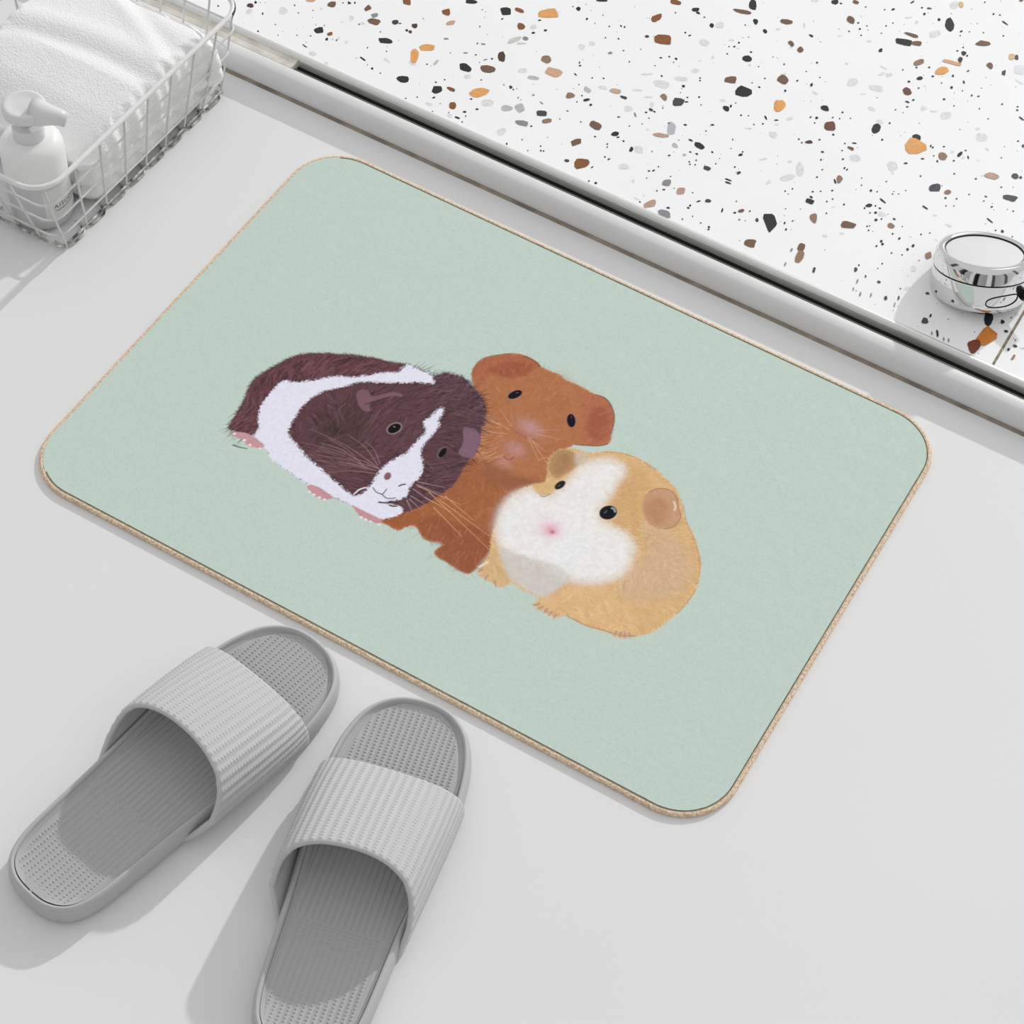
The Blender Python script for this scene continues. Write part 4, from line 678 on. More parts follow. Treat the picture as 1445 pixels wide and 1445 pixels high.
fur([(-84.2,34.5),(-62.8,43.8),(-42.6,41.6),(-26.1,32),(-20.6,13.9),(-43.5,12.1),(-67.6,18.6)], 260, [(-67.6,18.6),(-60.8,40.6),(-47.4,18.4),(-33.7,40.3),(-36.8,12.1),(-19.2,18.2)], 11, .8, [(122, 92, 104), (70, 52, 58), (98, 72, 82), (58, 44, 46)], a=.75, spread=.35)
fur([(-38.2,-39.9),(-19.3,-27.8),(-10.3,-26.3),(-9.4,-54.7),(-17.4,-77.7),(-28.2,-74.8),(-32.7,-57.2)], 200, [(-28.2,-66.6),(-13.8,-36.8),(-26.8,-74),(-14.4,-67.7),(-34.5,-45.8),(-15.5,-25.4)], 12, .7, [(124, 92, 102), (66, 50, 54), (96, 70, 78), (60, 46, 48)], a=.75, spread=.22)
for reg, n_s, cs in ((RUMP, 200, [(66, 46, 48), (60, 46, 44), (122, 84, 90)]), (FACE, 330, [(58, 44, 46), (66, 48, 52), (116, 84, 92), (62, 52, 48)])):
    fur(reg, n_s, GR if reg is RUMP else GD, 13, 1.35, cs, a=.72, spread=.28, tip=.1)
BAND = [(-177.9,-32.8),(-179.5,-44.4),(-178.9,-55.4),(-178.2,-64.6),(-172.1,-76.2),(-166.7,-82.2),(-165.4,-91.5),(-152.7,-96.6),(-141.5,-103.2),(-131,-105.7),(-120.3,-107.1),(-100.4,-109.3),(-82.6,-108.6),(-64.7,-108.1),(-48.5,-108),(-35.7,-105.5),(-27.4,-93.2),(-32.5,-88.9),(-44.5,-92.5),(-37.8,-85.2),(-32.7,-77.5),(-35.2,-67.8),(-33.4,-57.4),(-38,-43.9),(-46.3,-33.2),(-47.2,-17.5),(-47.2,-5.6),(-51,1.3),(-52.2,11.6),(-56.5,12.5),(-57.6,2.3),(-59.2,-9.1),(-53,-14.1),(-54.4,-26.6),(-54.6,-41),(-61.3,-56.8),(-62.6,-69.2),(-61.7,-84.6),(-66.2,-98.8),(-83.6,-96.1),(-101.2,-91.5),(-116.8,-87.5),(-132.2,-81.2),(-144.7,-74.9),(-149.1,-58.9),(-150.3,-42.9),(-145.1,-25),(-132.6,-9.7),(-124.5,1),(-112,8.2),(-98.2,16.6),(-85,25.5),(-74.5,30.9),(-79.8,37.3),(-87.6,37.7),(-92.3,37.3),(-101.8,37.5),(-104.3,30.5),(-105.7,25.2),(-117.1,16.3),(-131,2.6),(-146.1,-6.2),(-157.2,-18.1),(-169.6,-28.4)]
fill(BAND, (222, 220, 234), .9, jag=1.5, var=.02)
edge_fur(BAND, 900, 3.0, .8, [(224, 222, 236), (214, 212, 228)], a=.9, spread=.8, inward=.55)
edge_fur(BAND, 420, 2.6, .6, [(72, 52, 56), (90, 64, 70)], a=.7, spread=.9, inward=.25, rng_t=(.36, 1))
edge_fur(BAND, 60, 1.6, .6, [(120, 126, 128)], a=.5, spread=.9, inward=.3, rng_t=(.1, .24))
for p in mask_pts(BAND, 90): stroke(p[0], p[1], p[0] + rng.normal(0, 1.2), p[1] + rng.normal(0, 1.2), .8, lit(196, 196, 214), .5)
# tuft at the nape
for p, q in zip([(-96.5,35.5),(-94,37.1),(-91.3,37.1),(-88.5,38),(-85.2,38.3),(-82.1,37.6),(-77.3,35.4)], [(-96.1,44.8),(-91.8,46.7),(-88.6,46),(-82.3,50.1),(-83.9,42.7),(-83.6,41.1),(-81,44.6)]):
    stroke(*p, *q, .9, lit(96, 104, 104), .8, .2)
# ears
fill([(-120.1,-13.3),(-120.6,-7.1),(-115.1,-4),(-109,-7.1),(-103.4,-1.3),(-96.9,5.9),(-89.3,7.7),(-88.9,4.9),(-94.6,2.2),(-102.5,-7.1),(-107,-14.6),(-100.6,-19.2),(-105.5,-23.2),(-112.1,-21.3)], (122, 88, 98), .9, var=.03)
fill([(-29.7,4.6),(-25.7,8),(-18.2,7.6),(-12,2.2),(-7.9,-12.2),(-8.8,-18.3),(-19.6,-19.6),(-22.2,-8.2)], (124, 96, 110), 1., var=.03)
fur([(-31.6,3.4),(-24.4,11.4),(-14.2,7.6),(-17.9,13.8),(-31.3,13.9)], 40, [(-30.7,7.4),(-14.2,7.6),(-29,10.2),(-14.5,12.6)], 8, .7, [(74, 54, 58), (96, 72, 78)], a=.8, spread=.3)
line([(-109.4,-17),(-102.4,-9),(-96.6,-0)], 1., (70, 50, 54), .8)
line([(-104.5,-17.3),(-98.6,-22.3)], .9, (66, 48, 52), .8)
for p, q in zip([(-10.2,-3.5),(-9.2,-9.6),(-7.7,-18.7),(-31,36.8),(-25.7,31.4),(-19.7,21.3)], [(-3.1,-2.3),(-1.2,-12),(-0.5,-20.8),(-26.8,42.1),(-19.8,36),(-12,19.4)]):
    stroke(*p, *q, 1., lit(70, 48, 44), .85, .2)
# eyes
p, q = [(-78.1,-32.3),(-74,-18.6)]; fill(lens(p, q, 5.2), (150, 128, 132), 1., alpha=.85); 
p, q = [(-77.8,-31.3),(-74.4,-19.7)]; fill(lens(p, q, 4.1), (22, 20, 22), .9); stroke(*[(-77.3,-24.1)][0], *[(-76.2,-24.3)][0], 1., lit(150, 150, 156))
p, q = [(-30.9,-31.9),(-31.8,-19.7)]; fill(lens(p, q, 3.0), (132, 118, 122), 1., alpha=.6)
p, q = [(-30.4,-31.1),(-31.1,-20.2)]; fill(lens(p, q, 2.6), (26, 22, 24), .9)
# nose and mouth
fill(ell(*[(-55,-68.8)][0], 2.7, 3.9, .25), (136, 92, 104), 1.)
line([(-42.3,-72.3),(-41.1,-69.9),(-39,-68.1)], 1.2, (104, 78, 88), .9)
line([(-58.7,-84.4),(-54.6,-86.5),(-51,-86.4),(-48.9,-85.6),(-48.9,-79.8)], .9, (116, 96, 108), .9)
line([(-49.2,-86.1),(-45.2,-87.3),(-41.9,-86.4),(-38.5,-83.4)], .9, (116, 96, 108), .9)
line([(-47.1,-93.9),(-42,-91.3),(-34.7,-86.3)], 1.5, (62, 56, 62), .9, .5)
line([(-38.5,-91.9),(-35.1,-91),(-32.9,-89.2)], 1.5, (62, 56, 62), .85, .5)
line([(-67.6,-97.4),(-66.6,-91.9),(-63.5,-87.4)], 1.2, (224, 214, 226), .9); line([(-65.9,-98),(-64.5,-93),(-61.9,-88.9)], .7, (90, 60, 68), .8)
# whiskers
for p, q in zip([(-64.1,-65.9),(-65.6,-65.7),(-63.9,-66.2),(-65.9,-69.2),(-65.4,-72.2),(-67.5,-63.6),(-66.9,-61.5),(-71.4,-71),(-74.5,-71.3),(-83,-68.4)], [(-130.8,-77.1),(-131.4,-62.1),(-121.3,-85.3),(-111.2,-86.4),(-99.6,-94),(-103.1,-50.9),(-88.7,-49.3),(-118.7,-76.1),(-115.7,-62.4),(-117.7,-69.6)]):
    m = ((p[0] + q[0]) / 2, (p[1] + q[1]) / 2 + 3); line([p, m, q], .75, (150, 122, 122), .7, .4)
fur([(-119,-74.6),(-89.2,-64),(-67.4,-66.8),(-66.9,-83.1),(-85.2,-90.6),(-106.9,-87.9)], 110, [(-66.7,-68),(-112.8,-79),(-68.4,-75.7),(-102.2,-84.9),(-89.2,-64),(-125.3,-70.2)], 15, .6, [(134, 104, 106), (74, 50, 54), (120, 88, 92)], a=.7, spread=.14)
for p, q in zip([(-31.4,-68.7),(-31.3,-63.7),(-31.8,-60.7),(-29.2,-75.4),(-28.6,-78.4),(-29.8,-80.7)], [(-14.9,-71.2),(-10.6,-61.2),(-11.1,-54.1),(-15.5,-76.5),(-17.1,-82.3),(-20.3,-87.6)]): stroke(*p, *q, .8, lit(176, 150, 158), .75, .4)
for p, q in zip([(-19.7,-64.5),(-29.6,-64.3),(-19.1,-70.7),(-8.7,-66.5),(-6.7,-61.2),(-8.5,-75.3)], [(48.2,-86.4),(7.8,-61.7),(4.8,-71.7),(41.8,-75.5),(23.9,-69.2),(24.5,-87.2)]): stroke(*p, *q, .65, lit(224, 172, 128), .75, .5)
# pink feet
FT1 = [(-181,-99.8),(-180.1,-96.3),(-173.8,-93.5),(-167,-92.6),(-159.5,-93.7),(-153.4,-95.7),(-154.3,-99.2),(-159.6,-101.4),(-164.2,-102.6),(-171.2,-100.3),(-177.5,-100.1)]
fill(FT1, (192, 146, 150), .9, jag=.4)
line([(-174.4,-108.3),(-169,-107.4),(-163,-105.2)], 1.6, (104, 112, 108), .85, .5)
FT2 = [(-102.3,-110.9),(-99.3,-107.4),(-90.3,-107),(-79.9,-109.3),(-81.5,-112.4),(-85,-115),(-91.2,-115.7),(-97.5,-114)]
fill(FT2, (194, 146, 152), .9, jag=.4)
FT3 = [(-63,-107.5),(-51.3,-107.3),(-37.1,-107.2),(-35.1,-111.4),(-39.8,-112.1),(-46.4,-113),(-52.4,-112.8),(-57.7,-110.6)]
fill(FT3, (192, 142, 148), .9, jag=.4)
for x, y in [(-180,-98.4),(-169.8,-99.4),(-163.2,-101.1),(-154.6,-99.8),(-98,-114.3),(-93.7,-114.8),(-88.5,-114.8),(-84.1,-114.4),(-50.7,-113.4),(-46.8,-113.3),(-42.5,-113),(-35.5,-111.7)]:
    fill(ell(x, y, 1.2, 1.0, 0, 8), (236, 222, 222), .8)

# ---- (3) the cream guinea pig in front
T_OUT = [(68.9,37.7),(80.7,47),(94.6,52.5),(108.7,53),(123.3,50.5),(133.9,46.5),(144.7,41.7),(154.9,31.8),(162.1,21.7),(172.1,13.6),(183.2,3),(193.9,-11.9),(199.9,-28.7),(201.1,-46.3),(197.8,-64.4),(193.4,-79.1),(188.9,-88.7),(182.5,-94.9),(173.5,-102.8),(164.5,-103.6),(147.6,-107.2),(128.7,-107.9),(122.7,-113.9),(111.5,-113.4),(102.9,-112.8),(103.1,-105.1),(89.1,-105.6),(78.3,-103.9),(73.3,-111.7),(63.4,-111.8),(52.7,-110.1),(51.3,-103.2),(50.3,-89.8),(43.7,-75.1),(40.4,-59.5),(37.7,-42.7),(39.2,-25.4),(45.8,-14.6),(52,-7.4),(50.5,0.8),(44.4,12.8),(45.5,24.5),(53.7,33.1)]
fill(T_OUT, (210, 172, 124), 1.2, jag=.7, var=.06)
edge_fur(T_OUT, 620, 4.0, .6, [(218, 182, 133), (187, 148, 105), (228, 196, 150)], a=.75, lean=.5, spread=.4)
fill([(135,0.4),(160.6,3),(176.2,-5.4),(189.5,-20.5),(192.6,-41.7),(181,-56.7),(164.2,-71.1),(149.8,-64.9),(149.6,-41.8),(151,-21.3)], (204, 172, 141), 12., alpha=.85)
fill([(90.2,42),(108.6,43.7),(127.4,32.4),(136.6,-2.6),(134.7,-16.6),(120.9,-16.5),(112.9,-13.5),(102.3,8.2),(99.5,29.6)], (202, 162, 112), 9., alpha=.8)
fill([(105,-108.4),(116.8,-85.7),(139.7,-71.3),(159.6,-74),(177.9,-85.2),(174.2,-100.9),(152.5,-105.6),(128.8,-107)], (216, 178, 131), 8., alpha=.8)
fill([(56.7,-100.6),(51.2,-80.6),(64.7,-79.9),(79.1,-98.1),(72.6,-110.6),(56.4,-108.5)], (206, 172, 127), 5., alpha=.8)
GT = [(82,45.2),(82.3,32.8),(120.8,44.8),(114.6,32.5),(156,26),(151.4,10.9),(192.7,-14.6),(180.3,-14.6),(196.2,-50.9),(184,-51),(180.9,-90.7),(165.8,-85.3),(138.5,-102.4),(124.8,-99.8),(109.5,-105.6),(117,-97.1),(49.9,-89.2),(61.3,-97.7),(118.3,2),(135.9,-7),(103.7,17.3),(106.5,35.6),(153.3,-39.5),(153.2,-16)]
fur(T_OUT, 1150, GT, 7, .6, [(228, 192, 144), (193, 152, 105), (220, 184, 135), (236, 206, 167), (183, 144, 103)], a=.68, spread=.45)
# white face, cheeks and greyer belly
WH = [(39.5,-54.5),(37.3,-39.7),(40.6,-27.8),(48.6,-19.4),(61.7,-17.6),(66.8,-6.2),(68.6,6.5),(70,22.4),(78.7,34.7),(91.2,40.1),(99.7,36.3),(100.1,21.6),(101.4,7.6),(101,-5.7),(108.6,-17.1),(120.3,-17.7),(131.9,-18.3),(141.7,-27.2),(145.9,-44.2),(142.3,-58.1),(131.1,-69.1),(118.5,-75.5),(104.5,-75),(90.6,-79.1),(75.4,-81),(61.9,-81.7),(48.9,-72.5)]
fill(WH, (226, 221, 217), 13., var=.03)
fill(WH, (230, 227, 225), 17., alpha=.75)
edge_fur(WH, 520, 9., .6, [(224, 222, 216), (220, 212, 196), (212, 188, 161)], a=.4, spread=.6, inward=.5)
BELLY = [(54.8,-81.4),(65.3,-78.8),(81.5,-76.3),(99.8,-71),(113.7,-76.9),(111.1,-90.9),(104.3,-102.8),(91.3,-104.1),(78.9,-102),(69.7,-97)]
fill(BELLY, (202, 196, 188), 6., var=.04)
fur(BELLY, 150, [(73.4,-86.1),(87.8,-100.2),(100.6,-79),(105.1,-97.8)], 6, .5, [(212, 208, 202), (189, 180, 170)], a=.5, spread=.4)
fur(WH, 460, [(78.6,-44.9),(56.1,-45.6),(78.6,-44.9),(74,-9.8),(86.1,-42.6),(122,-27.8),(83,-52.5),(88.8,-80.3),(100.7,-57.1),(128.8,-62.8),(84.8,5.2),(88.8,32.7)], 8, .6, [(238, 235, 234), (219, 213, 211), (229, 221, 215), (211, 203, 198)], a=.45, spread=.4)
glow(*[(103,-47.8)][0], 26, 18, -.4, (228, 230, 231), .55)
glow(*[(49.4,-53.8)][0], 10, 14, 0, (226, 228, 228), .6)
glow(*[(99.3,-65.8)][0], 14, 9, -.3, (226, 229, 230), .5)
# ears
fill([(48.6,5.4),(44.6,14.6),(44.9,23.3),(49.7,29.7),(59,30.6),(66,24.9),(64.5,13.9),(60.9,4.1),(56.6,0.5)], (173, 134, 95), 3.5, alpha=.95)
fill([(50.7,8.5),(49.3,20.1),(53.3,26.9),(60.3,21.3),(59.5,9),(55.4,4.8)], (157, 120, 84), 4., alpha=.6)
fill([(59,30.6),(67.6,36.1),(69.9,27.4),(64.6,20.6)], (197, 186, 171), 5., alpha=.7)
ERR = [(127.6,17.7),(126.4,27.2),(131.3,35.4),(140,39.1),(148.3,35.8),(154,27.1),(159.5,20),(159.1,9.3),(153.2,2.8),(143.8,0.8),(134.6,5.9)]
fill(ERR, (193, 150, 120), 1.8, var=.03)
fill([(129.9,15.9),(132.3,25.6),(139.6,28.6),(147.2,23.6),(151.1,11.5),(146.4,3.7),(137.6,6.1)], (179, 134, 99), 9., alpha=.85)
line([(126.7,27.8),(131.5,35.4),(139.8,39),(147.9,35.5),(153.6,27.7),(159.5,20),(159.1,9.3),(153.7,3.1)], .7, (147, 104, 82), .7)
line([(147.9,30.6),(150.8,27.5),(152.3,23.6)], 1.5, (228, 200, 184), .8)
fur([(118.6,-10),(135,0.4),(153.8,0.4),(155.5,-14.5),(137.6,-21.9)], 120, [(119.5,-11.8),(139.2,-7.4),(132.8,-13),(155.3,-8.3)], 8, .6, [(197, 154, 103), (187, 144, 99), (222, 186, 137)], a=.6, spread=.3)
fill([(45.8,-14.6),(52.7,-8.6),(57.2,-0.7),(63,-8.6),(62,-15.8),(56.7,-20),(51.2,-19.4)], (208, 172, 122), 3., alpha=.9)
line([(55.8,-20.6),(59.3,-20),(61.7,-15.2)], .7, (147, 126, 103), .8)
# eyes
p, q = [(106.6,-13.5),(111.8,0.7)]; fill(lens(p, q, 7.2), (222, 208, 197), 2., alpha=.6); fill(lens(p, q, 6.3), (27, 28, 32), .9)
line([(109.6,-1.1),(111.7,-1),(113.4,-2.8)], 1.7, (147, 150, 156), .9); line([(107,-8.4),(107.4,-5.7)], 1., (82, 86, 92), .9)
p, q = [(62.8,-8.7),(65.4,2)]; fill(lens(p, q, 3.0), (39, 38, 38), .9); stroke(*[(63.5,-5)][0], *[(64.3,-2.9)][0], .8, lit(108, 108, 104), .8)
# nose
glow(*[(78.7,-44.5)][0], 9.5, 9, 0, (228, 196, 209), .9)
glow(*[(80.2,-45.5)][0], 4.6, 4.2, 0, (212, 150, 163), .8)
glow(*[(81.6,-46.2)][0], 1.9, 1.7, 0, (173, 92, 105), .8)
for a in np.linspace(0, 6.28, 26):
    x, y = [(79.1,-44.6)][0]; stroke(x + 4 * math.cos(a), y + 4 * math.sin(a), x + 8.5 * math.cos(a + .1), y + 8.5 * math.sin(a + .1), .5, lit(222, 172, 186), .5, .3)
# rim shading along the back and the toes
for P_ in ([(76.3,43.7),(91.6,51.3),(106.9,52.7),(121.3,51)], [(155.4,32.1),(167.1,16.8),(180.1,5),(190.5,-8.1),(197.2,-21.1)], [(198.7,-61.5),(200.8,-48.1),(200.9,-34.2)]): line(P_, .8, (173, 138, 105), .6)
line([(182.1,-95.2),(173,-100.9),(158,-104.4),(145,-107.4),(129.2,-107.6)], .9, (165, 122, 86), .7)
for p, q in zip([(105.6,-109.6),(109.6,-110.1),(113.6,-110.6),(117.6,-111.1),(121.6,-111.6),(167.6,-99.8),(170.9,-99.2),(173.9,-98.1),(176.6,-96.4),(53.1,-105.2),(59.8,-107.9),(67,-109.5)], [(103,-113.5),(107.7,-114.3),(113,-114.8),(117.4,-115),(121.8,-115.2),(168.4,-104.6),(172.1,-103.7),(175.6,-102.2),(178.6,-98.9),(52,-109.7),(60,-112.4),(70.6,-113.4)]):
    stroke(*p, *q, 2., lit(175, 146, 131), .9, .6); stroke(*q, q[0] + .6, q[1] - .6, .9, lit(202, 192, 180), .8)
line([(50.3,-104.6),(52,-101.2),(53.4,-97.2)], 1.3, (228, 220, 204), .8)


# one mesh: fine grid under the print, plain cloth around it
top_out = rounded_quad(CORN, RAD, .0030)
ZT = .0042
fx = GX0 / 1e3 + G / 1e3 * np.arange(nx); fy = GY0 / 1e3 + G / 1e3 * np.arange(ny)
gv = np.stack([np.repeat(fx[None], ny, 0), np.repeat(fy[:, None], nx, 1), np.full((ny, nx), ZT)], -1).reshape(-1, 3)
idx = np.arange(nx * ny).reshape(ny, nx)
quads = np.stack([idx[:-1, :-1], idx[:-1, 1:], idx[1:, 1:], idx[1:, :-1]], -1).reshape(-1, 4)
ov = np.array([(p.x, p.y, ZT) for p in top_out]); skirt = np.array([(p.x, p.y, .0024) for p in rounded_quad(CORN, RAD, .0026)])
b0 = nx * ny; no = len(ov)
# the plain frame tucks one millimetre under the fine grid's rim
x0_, x1_, y0_, y1_ = fx[2], fx[-3], fy[2], fy[-3]
fr = np.array([(x0_, y1_, ZT - .00002), (x1_, y1_, ZT - .00002), (x1_, y0_, ZT - .00002), (x0_, y0_, ZT - .00002)])
ov[:, 2] = ZT - .00002
allv = np.concatenate([gv, ov, skirt, fr])
# ring between the outline and the grid's rectangle: split in four by the rectangle's corners
rc = [b0 + 2 * no + k for k in range(4)]
# the middle vertex of each rounded corner
near = [9 + k * (19 + 23) for k in range(4)]
faces = []
for k in range(4):
    a, b = near[k], near[(k + 1) % 4]
    run = [(a + i) % no for i in range(((b - a) % no) + 1)]
    loop = [b0 + i for i in run] + [rc[(k + 1) % 4], rc[k]]
    faces.append([int(i) for i in loop])
for i in range(no): faces.append([b0 + i, b0 + (i + 1) % no, b0 + no + (i + 1) % no, b0 + no + i])
def up(f):
    c = allv[f]; n_ = np.zeros(3)
    for i in range(len(f)): n_ += np.cross(c[i - 1] - c[0], c[i] - c[0])
    return f if n_[2] >= 0 else f[::-1]
faces = [up(f) for f in faces[:4]] + faces[4:]
nl = quads.size + sum(len(f) for f in faces)
me = bpy.data.meshes.new('top_fabric')
me.vertices.add(len(allv)); me.vertices.foreach_set('co', allv.reshape(-1))
lv = np.concatenate([quads.reshape(-1)] + [np.array(f) for f in faces]).astype(np.int32)
ls = np.concatenate([np.arange(0, quads.size, 4), quads.size + np.cumsum([0] + [len(f) for f in faces[:-1]])]).astype(np.int32)
me.loops.add(len(lv)); me.loops.foreach_set('vertex_index', lv)
me.polygons.add(len(ls)); me.polygons.foreach_set('loop_start', ls)
me.update(calc_edges=True); me.validate()
ca = me.attributes.new('print', 'FLOAT_COLOR', 'POINT')
cc = np.ones((len(allv), 4), np.float32); cc[:, :3] = MINT; cc[:nx * ny, :3] = np.clip(CV.reshape(-1, 3), 0, .95)
ca.data.foreach_set('color', cc.reshape(-1))
link('top_fabric', me, M_print, mat_root, smooth=False)

# ------------------------------------------------------------------ slide sandals
HALF = [(0, 0), (.018, .0025), (.0315, .0125), (.0385, .031), (.0410, .060), (.0430, .100), (.0465, .140), (.0500, .180), (.0510, .210), (.0478, .238), (.0385, .2622), (.0215, .2768), (0, .2810)]
outl = HALF + [(-x, y) for x, y in HALF[-2:0:-1]]
OUT = catmull(outl, 10)                              # counter-clockwise from the heel
def inset(P, d):
    e = np.roll(P, -1, 0) - np.roll(P, 1, 0); e /= np.linalg.norm(e, axis=1)[:, None]
    return P + np.stack([-e[:, 1], e[:, 0]], 1) * d
half_pts = OUT[:len(HALF) * 10 - 9]
def half_w(y, d=0):
    P = inset(OUT, d)[:len(HALF) * 10 - 9]; o_ = np.argsort(P[:, 1]); return np.interp(y, P[o_, 1], P[o_, 0])

sl_root = thing('slide_sandal', 'grey ribbed slide sandal lying to the left, fully in view, nearer the basket', 'slipper', group='pair of grey slide sandals')
rings = [(.006, 0.0), (.0025, .0008), (.0006, .005), (0, .0105), (.0006, .016), (.0016, .0195), (.0030, .0213), (.0044, .0215), (.0052, .0205), (.0057, .0185), (.0064, .0180), (.0070, .0160), (.0078, .0145)]
P = []
for d, z in rings:
    q = inset(OUT, d); lift = -.0018 * np.clip((q[:, 1] - .215) / .05, 0, 1) ** 1.5 * min(1, z / .016)
    P.append(np.concatenate([q, (z + lift * (z > .001))[:, None]], 1))
me = grid_mesh('sole', np.array(P), close_u=True)
bm = bmesh.new(); bm.from_mesh(me); bm.verts.ensure_lookup_table(); n_ = len(OUT)
bm.faces.new([bm.verts[i] for i in range(n_)][::-1]); bm.faces.new([bm.verts[(len(rings) - 1) * n_ + i] for i in range(n_)])
bmesh.ops.recalc_face_normals(bm, faces=bm.faces[:]); bm.to_mesh(me); bm.free()
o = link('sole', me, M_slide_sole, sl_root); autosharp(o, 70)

# footbed: long fine ribs, beaded at heel and toes
y0, y1 = .0059, .2752; nr, ncol = 520, 210
yy = np.linspace(y0, y1, nr)[:, None]; ss = np.linspace(-1, 1, ncol)[None]
hw = np.maximum(half_w(yy[:, 0], .0060), .0005)[:, None]
X = ss * hw; Y = np.repeat(yy, ncol, 1)
edge = np.clip((np.abs(ss) - .55) / .45, 0, 1); endd = np.clip(1 - (yy - y0) / .03, 0, 1) + np.clip((yy - (y1 - .03)) / .03, 0, 1)
fade = np.clip((.90 - np.abs(ss)) / .06, 0, 1) * np.clip((yy - y0 - .004) / .006, 0, 1) * np.clip((y1 - .002 - yy) / .004, 0, 1)
rowp = np.cos(2 * PI * X / .0046); thin = .5 + .5 * np.cos(2 * PI * X / .0023 + PI)
beads = np.maximum(0, rowp) ** 1.5 * (.5 + .5 * np.cos(2 * PI * Y / .0027)) * 1.0 + .30 * thin
plain = .62 * (.5 + .5 * rowp) + .34 * thin
rib = np.where((Y < .095) | (Y > .185), beads, plain)
Zf = .0158 + .0032 * edge ** 2.2 + .0022 * endd ** 2 * (Y < .1) + .0013 * rib * fade - .0011 * np.exp(-((np.abs(ss) - .935) / .035) ** 2) * np.clip((yy - .012) / .02, 0, 1) - .0022 * edge ** 2.2 * np.clip((Y - .215) / .05, 0, 1)
Zf = Zf - .0012 * (1 - edge) * np.exp(-((Y - .055) / .05) ** 2)
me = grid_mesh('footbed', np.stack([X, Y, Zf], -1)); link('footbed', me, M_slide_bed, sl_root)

# strap: thick arched band with ribs running lengthwise
def strap_surface(off, inner, rear_y, front_y, bow, nv=170, nu=460, ribs=True):
    th = np.linspace(0, PI, 2400); n_ = 3.1
    cx = np.sign(np.cos(th)) * np.abs(np.cos(th)) ** (2 / n_); cz = np.abs(np.sin(th)) ** (2 / n_)
    arc = np.concatenate([[0], np.cumsum(np.hypot(np.diff(cx) * .052, np.diff(cz) * .048))]); arc /= arc[-1]
    u = np.linspace(0, 1, nu); ax_ = np.interp(u, arc, cx); az_ = np.interp(u, arc, cz)     # u=0: +x side
    s = 1 - 2 * u                                                                        # +1 at +x side
    low = np.clip((np.abs(s) - .50) / .50, 0, 1)
    rear = rear_y - .010 * np.clip(np.abs(s) / .55, 0, 1) ** 2 - .034 * low ** 1.5 + .002 * s * inner
    front = front_y - bow * np.abs(s) ** 2 + .001 * s * inner + .002 * low
    v = np.linspace(0, 1, nv)[:, None]
    Yg = rear[None] + (front - rear)[None] * v
    Hc = .0665 - .0185 * v - .006 * v * v
    zb = .0075
    bulge = (.0065 + .0035 * inner * np.sign(ax_[None]) * np.minimum(1, np.abs(ax_[None]) * 3)) * np.clip(az_[None] / .30, 0, 1) ** .8 * (1 - .92 * v)
    W = half_w(Yg.reshape(-1)).reshape(Yg.shape) + .0012 + bulge
    Xg = W * ax_[None]; Zg = zb + (Hc - zb) * az_[None]
    S = np.stack([Xg, Yg, Zg], -1)
    du = np.gradient(S, axis=1); dv = np.gradient(S, axis=0); N = np.cross(du, dv); N /= np.linalg.norm(N, axis=2)[..., None] + 1e-12
    if (N[nv // 2, nu // 2, 2]) < 0: N = -N
    L = .134
    if ribs:
        xa = (u[None] - .5) * L
        r = np.maximum(0, np.cos(2 * PI * xa / .0046)) ** 1.5 * (.42 + .58 * (.5 + .5 * np.cos(2 * PI * (Yg - rear[None]) / .0027))) + .30 * (.5 + .5 * np.cos(2 * PI * xa / .0023 + PI))
        fd = np.clip(v / .035, 0, 1) * np.clip((1 - v) / .02, 0, 1) * np.clip(1.25 - np.abs(s[None]) * 1.18, 0, .12) / .12
        S = S + N * (.0011 * r * fd)[..., None]
    rnd = np.minimum(np.clip(v / .03, 0, 1), np.clip((1 - v) / .03, 0, 1)); k = .0012 * (1 - np.sqrt(1 - (1 - rnd) ** 2))
    if off == 0: S = S - N * k[..., None]
    else: S = S - N * (off - k)[..., None]
    return S
def strap(parent, *a):
    full = np.concatenate([strap_surface(0, *a), strap_surface(.0040, *a, ribs=False)[::-1]], 0)
    me = grid_mesh('strap', full, close_v=True)
    bm = bmesh.new(); bm.from_mesh(me); bmesh.ops.holes_fill(bm, edges=[e for e in bm.edges if e.is_boundary], sides=0)
    bmesh.ops.recalc_face_normals(bm, faces=bm.faces[:]); bm.to_mesh(me); bm.free()
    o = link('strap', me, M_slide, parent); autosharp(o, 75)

sl2 = sl_root.copy(); COL.objects.link(sl2)
sl2['label'] = 'grey ribbed slide sandal on the right, its heel cut by the photo edge, near mat'
for ch in [c for c in sl_root.children]:
    c2 = ch.copy(); COL.objects.link(c2); c2.parent = sl2
# the straps are a mirrored pair: the inner side bulges further out
strap(sl_root, 1, .1460, .2190, .004)
strap(sl2, -1, .1300, .2060, .000)
sl_root.location = (-.0650, -.5065, 0); sl_root.rotation_euler = (0, 0, math.radians(-10.9))
sl2.location = (.1490, -.5050, 0); sl2.rotation_euler = (0, 0, math.radians(14.0))

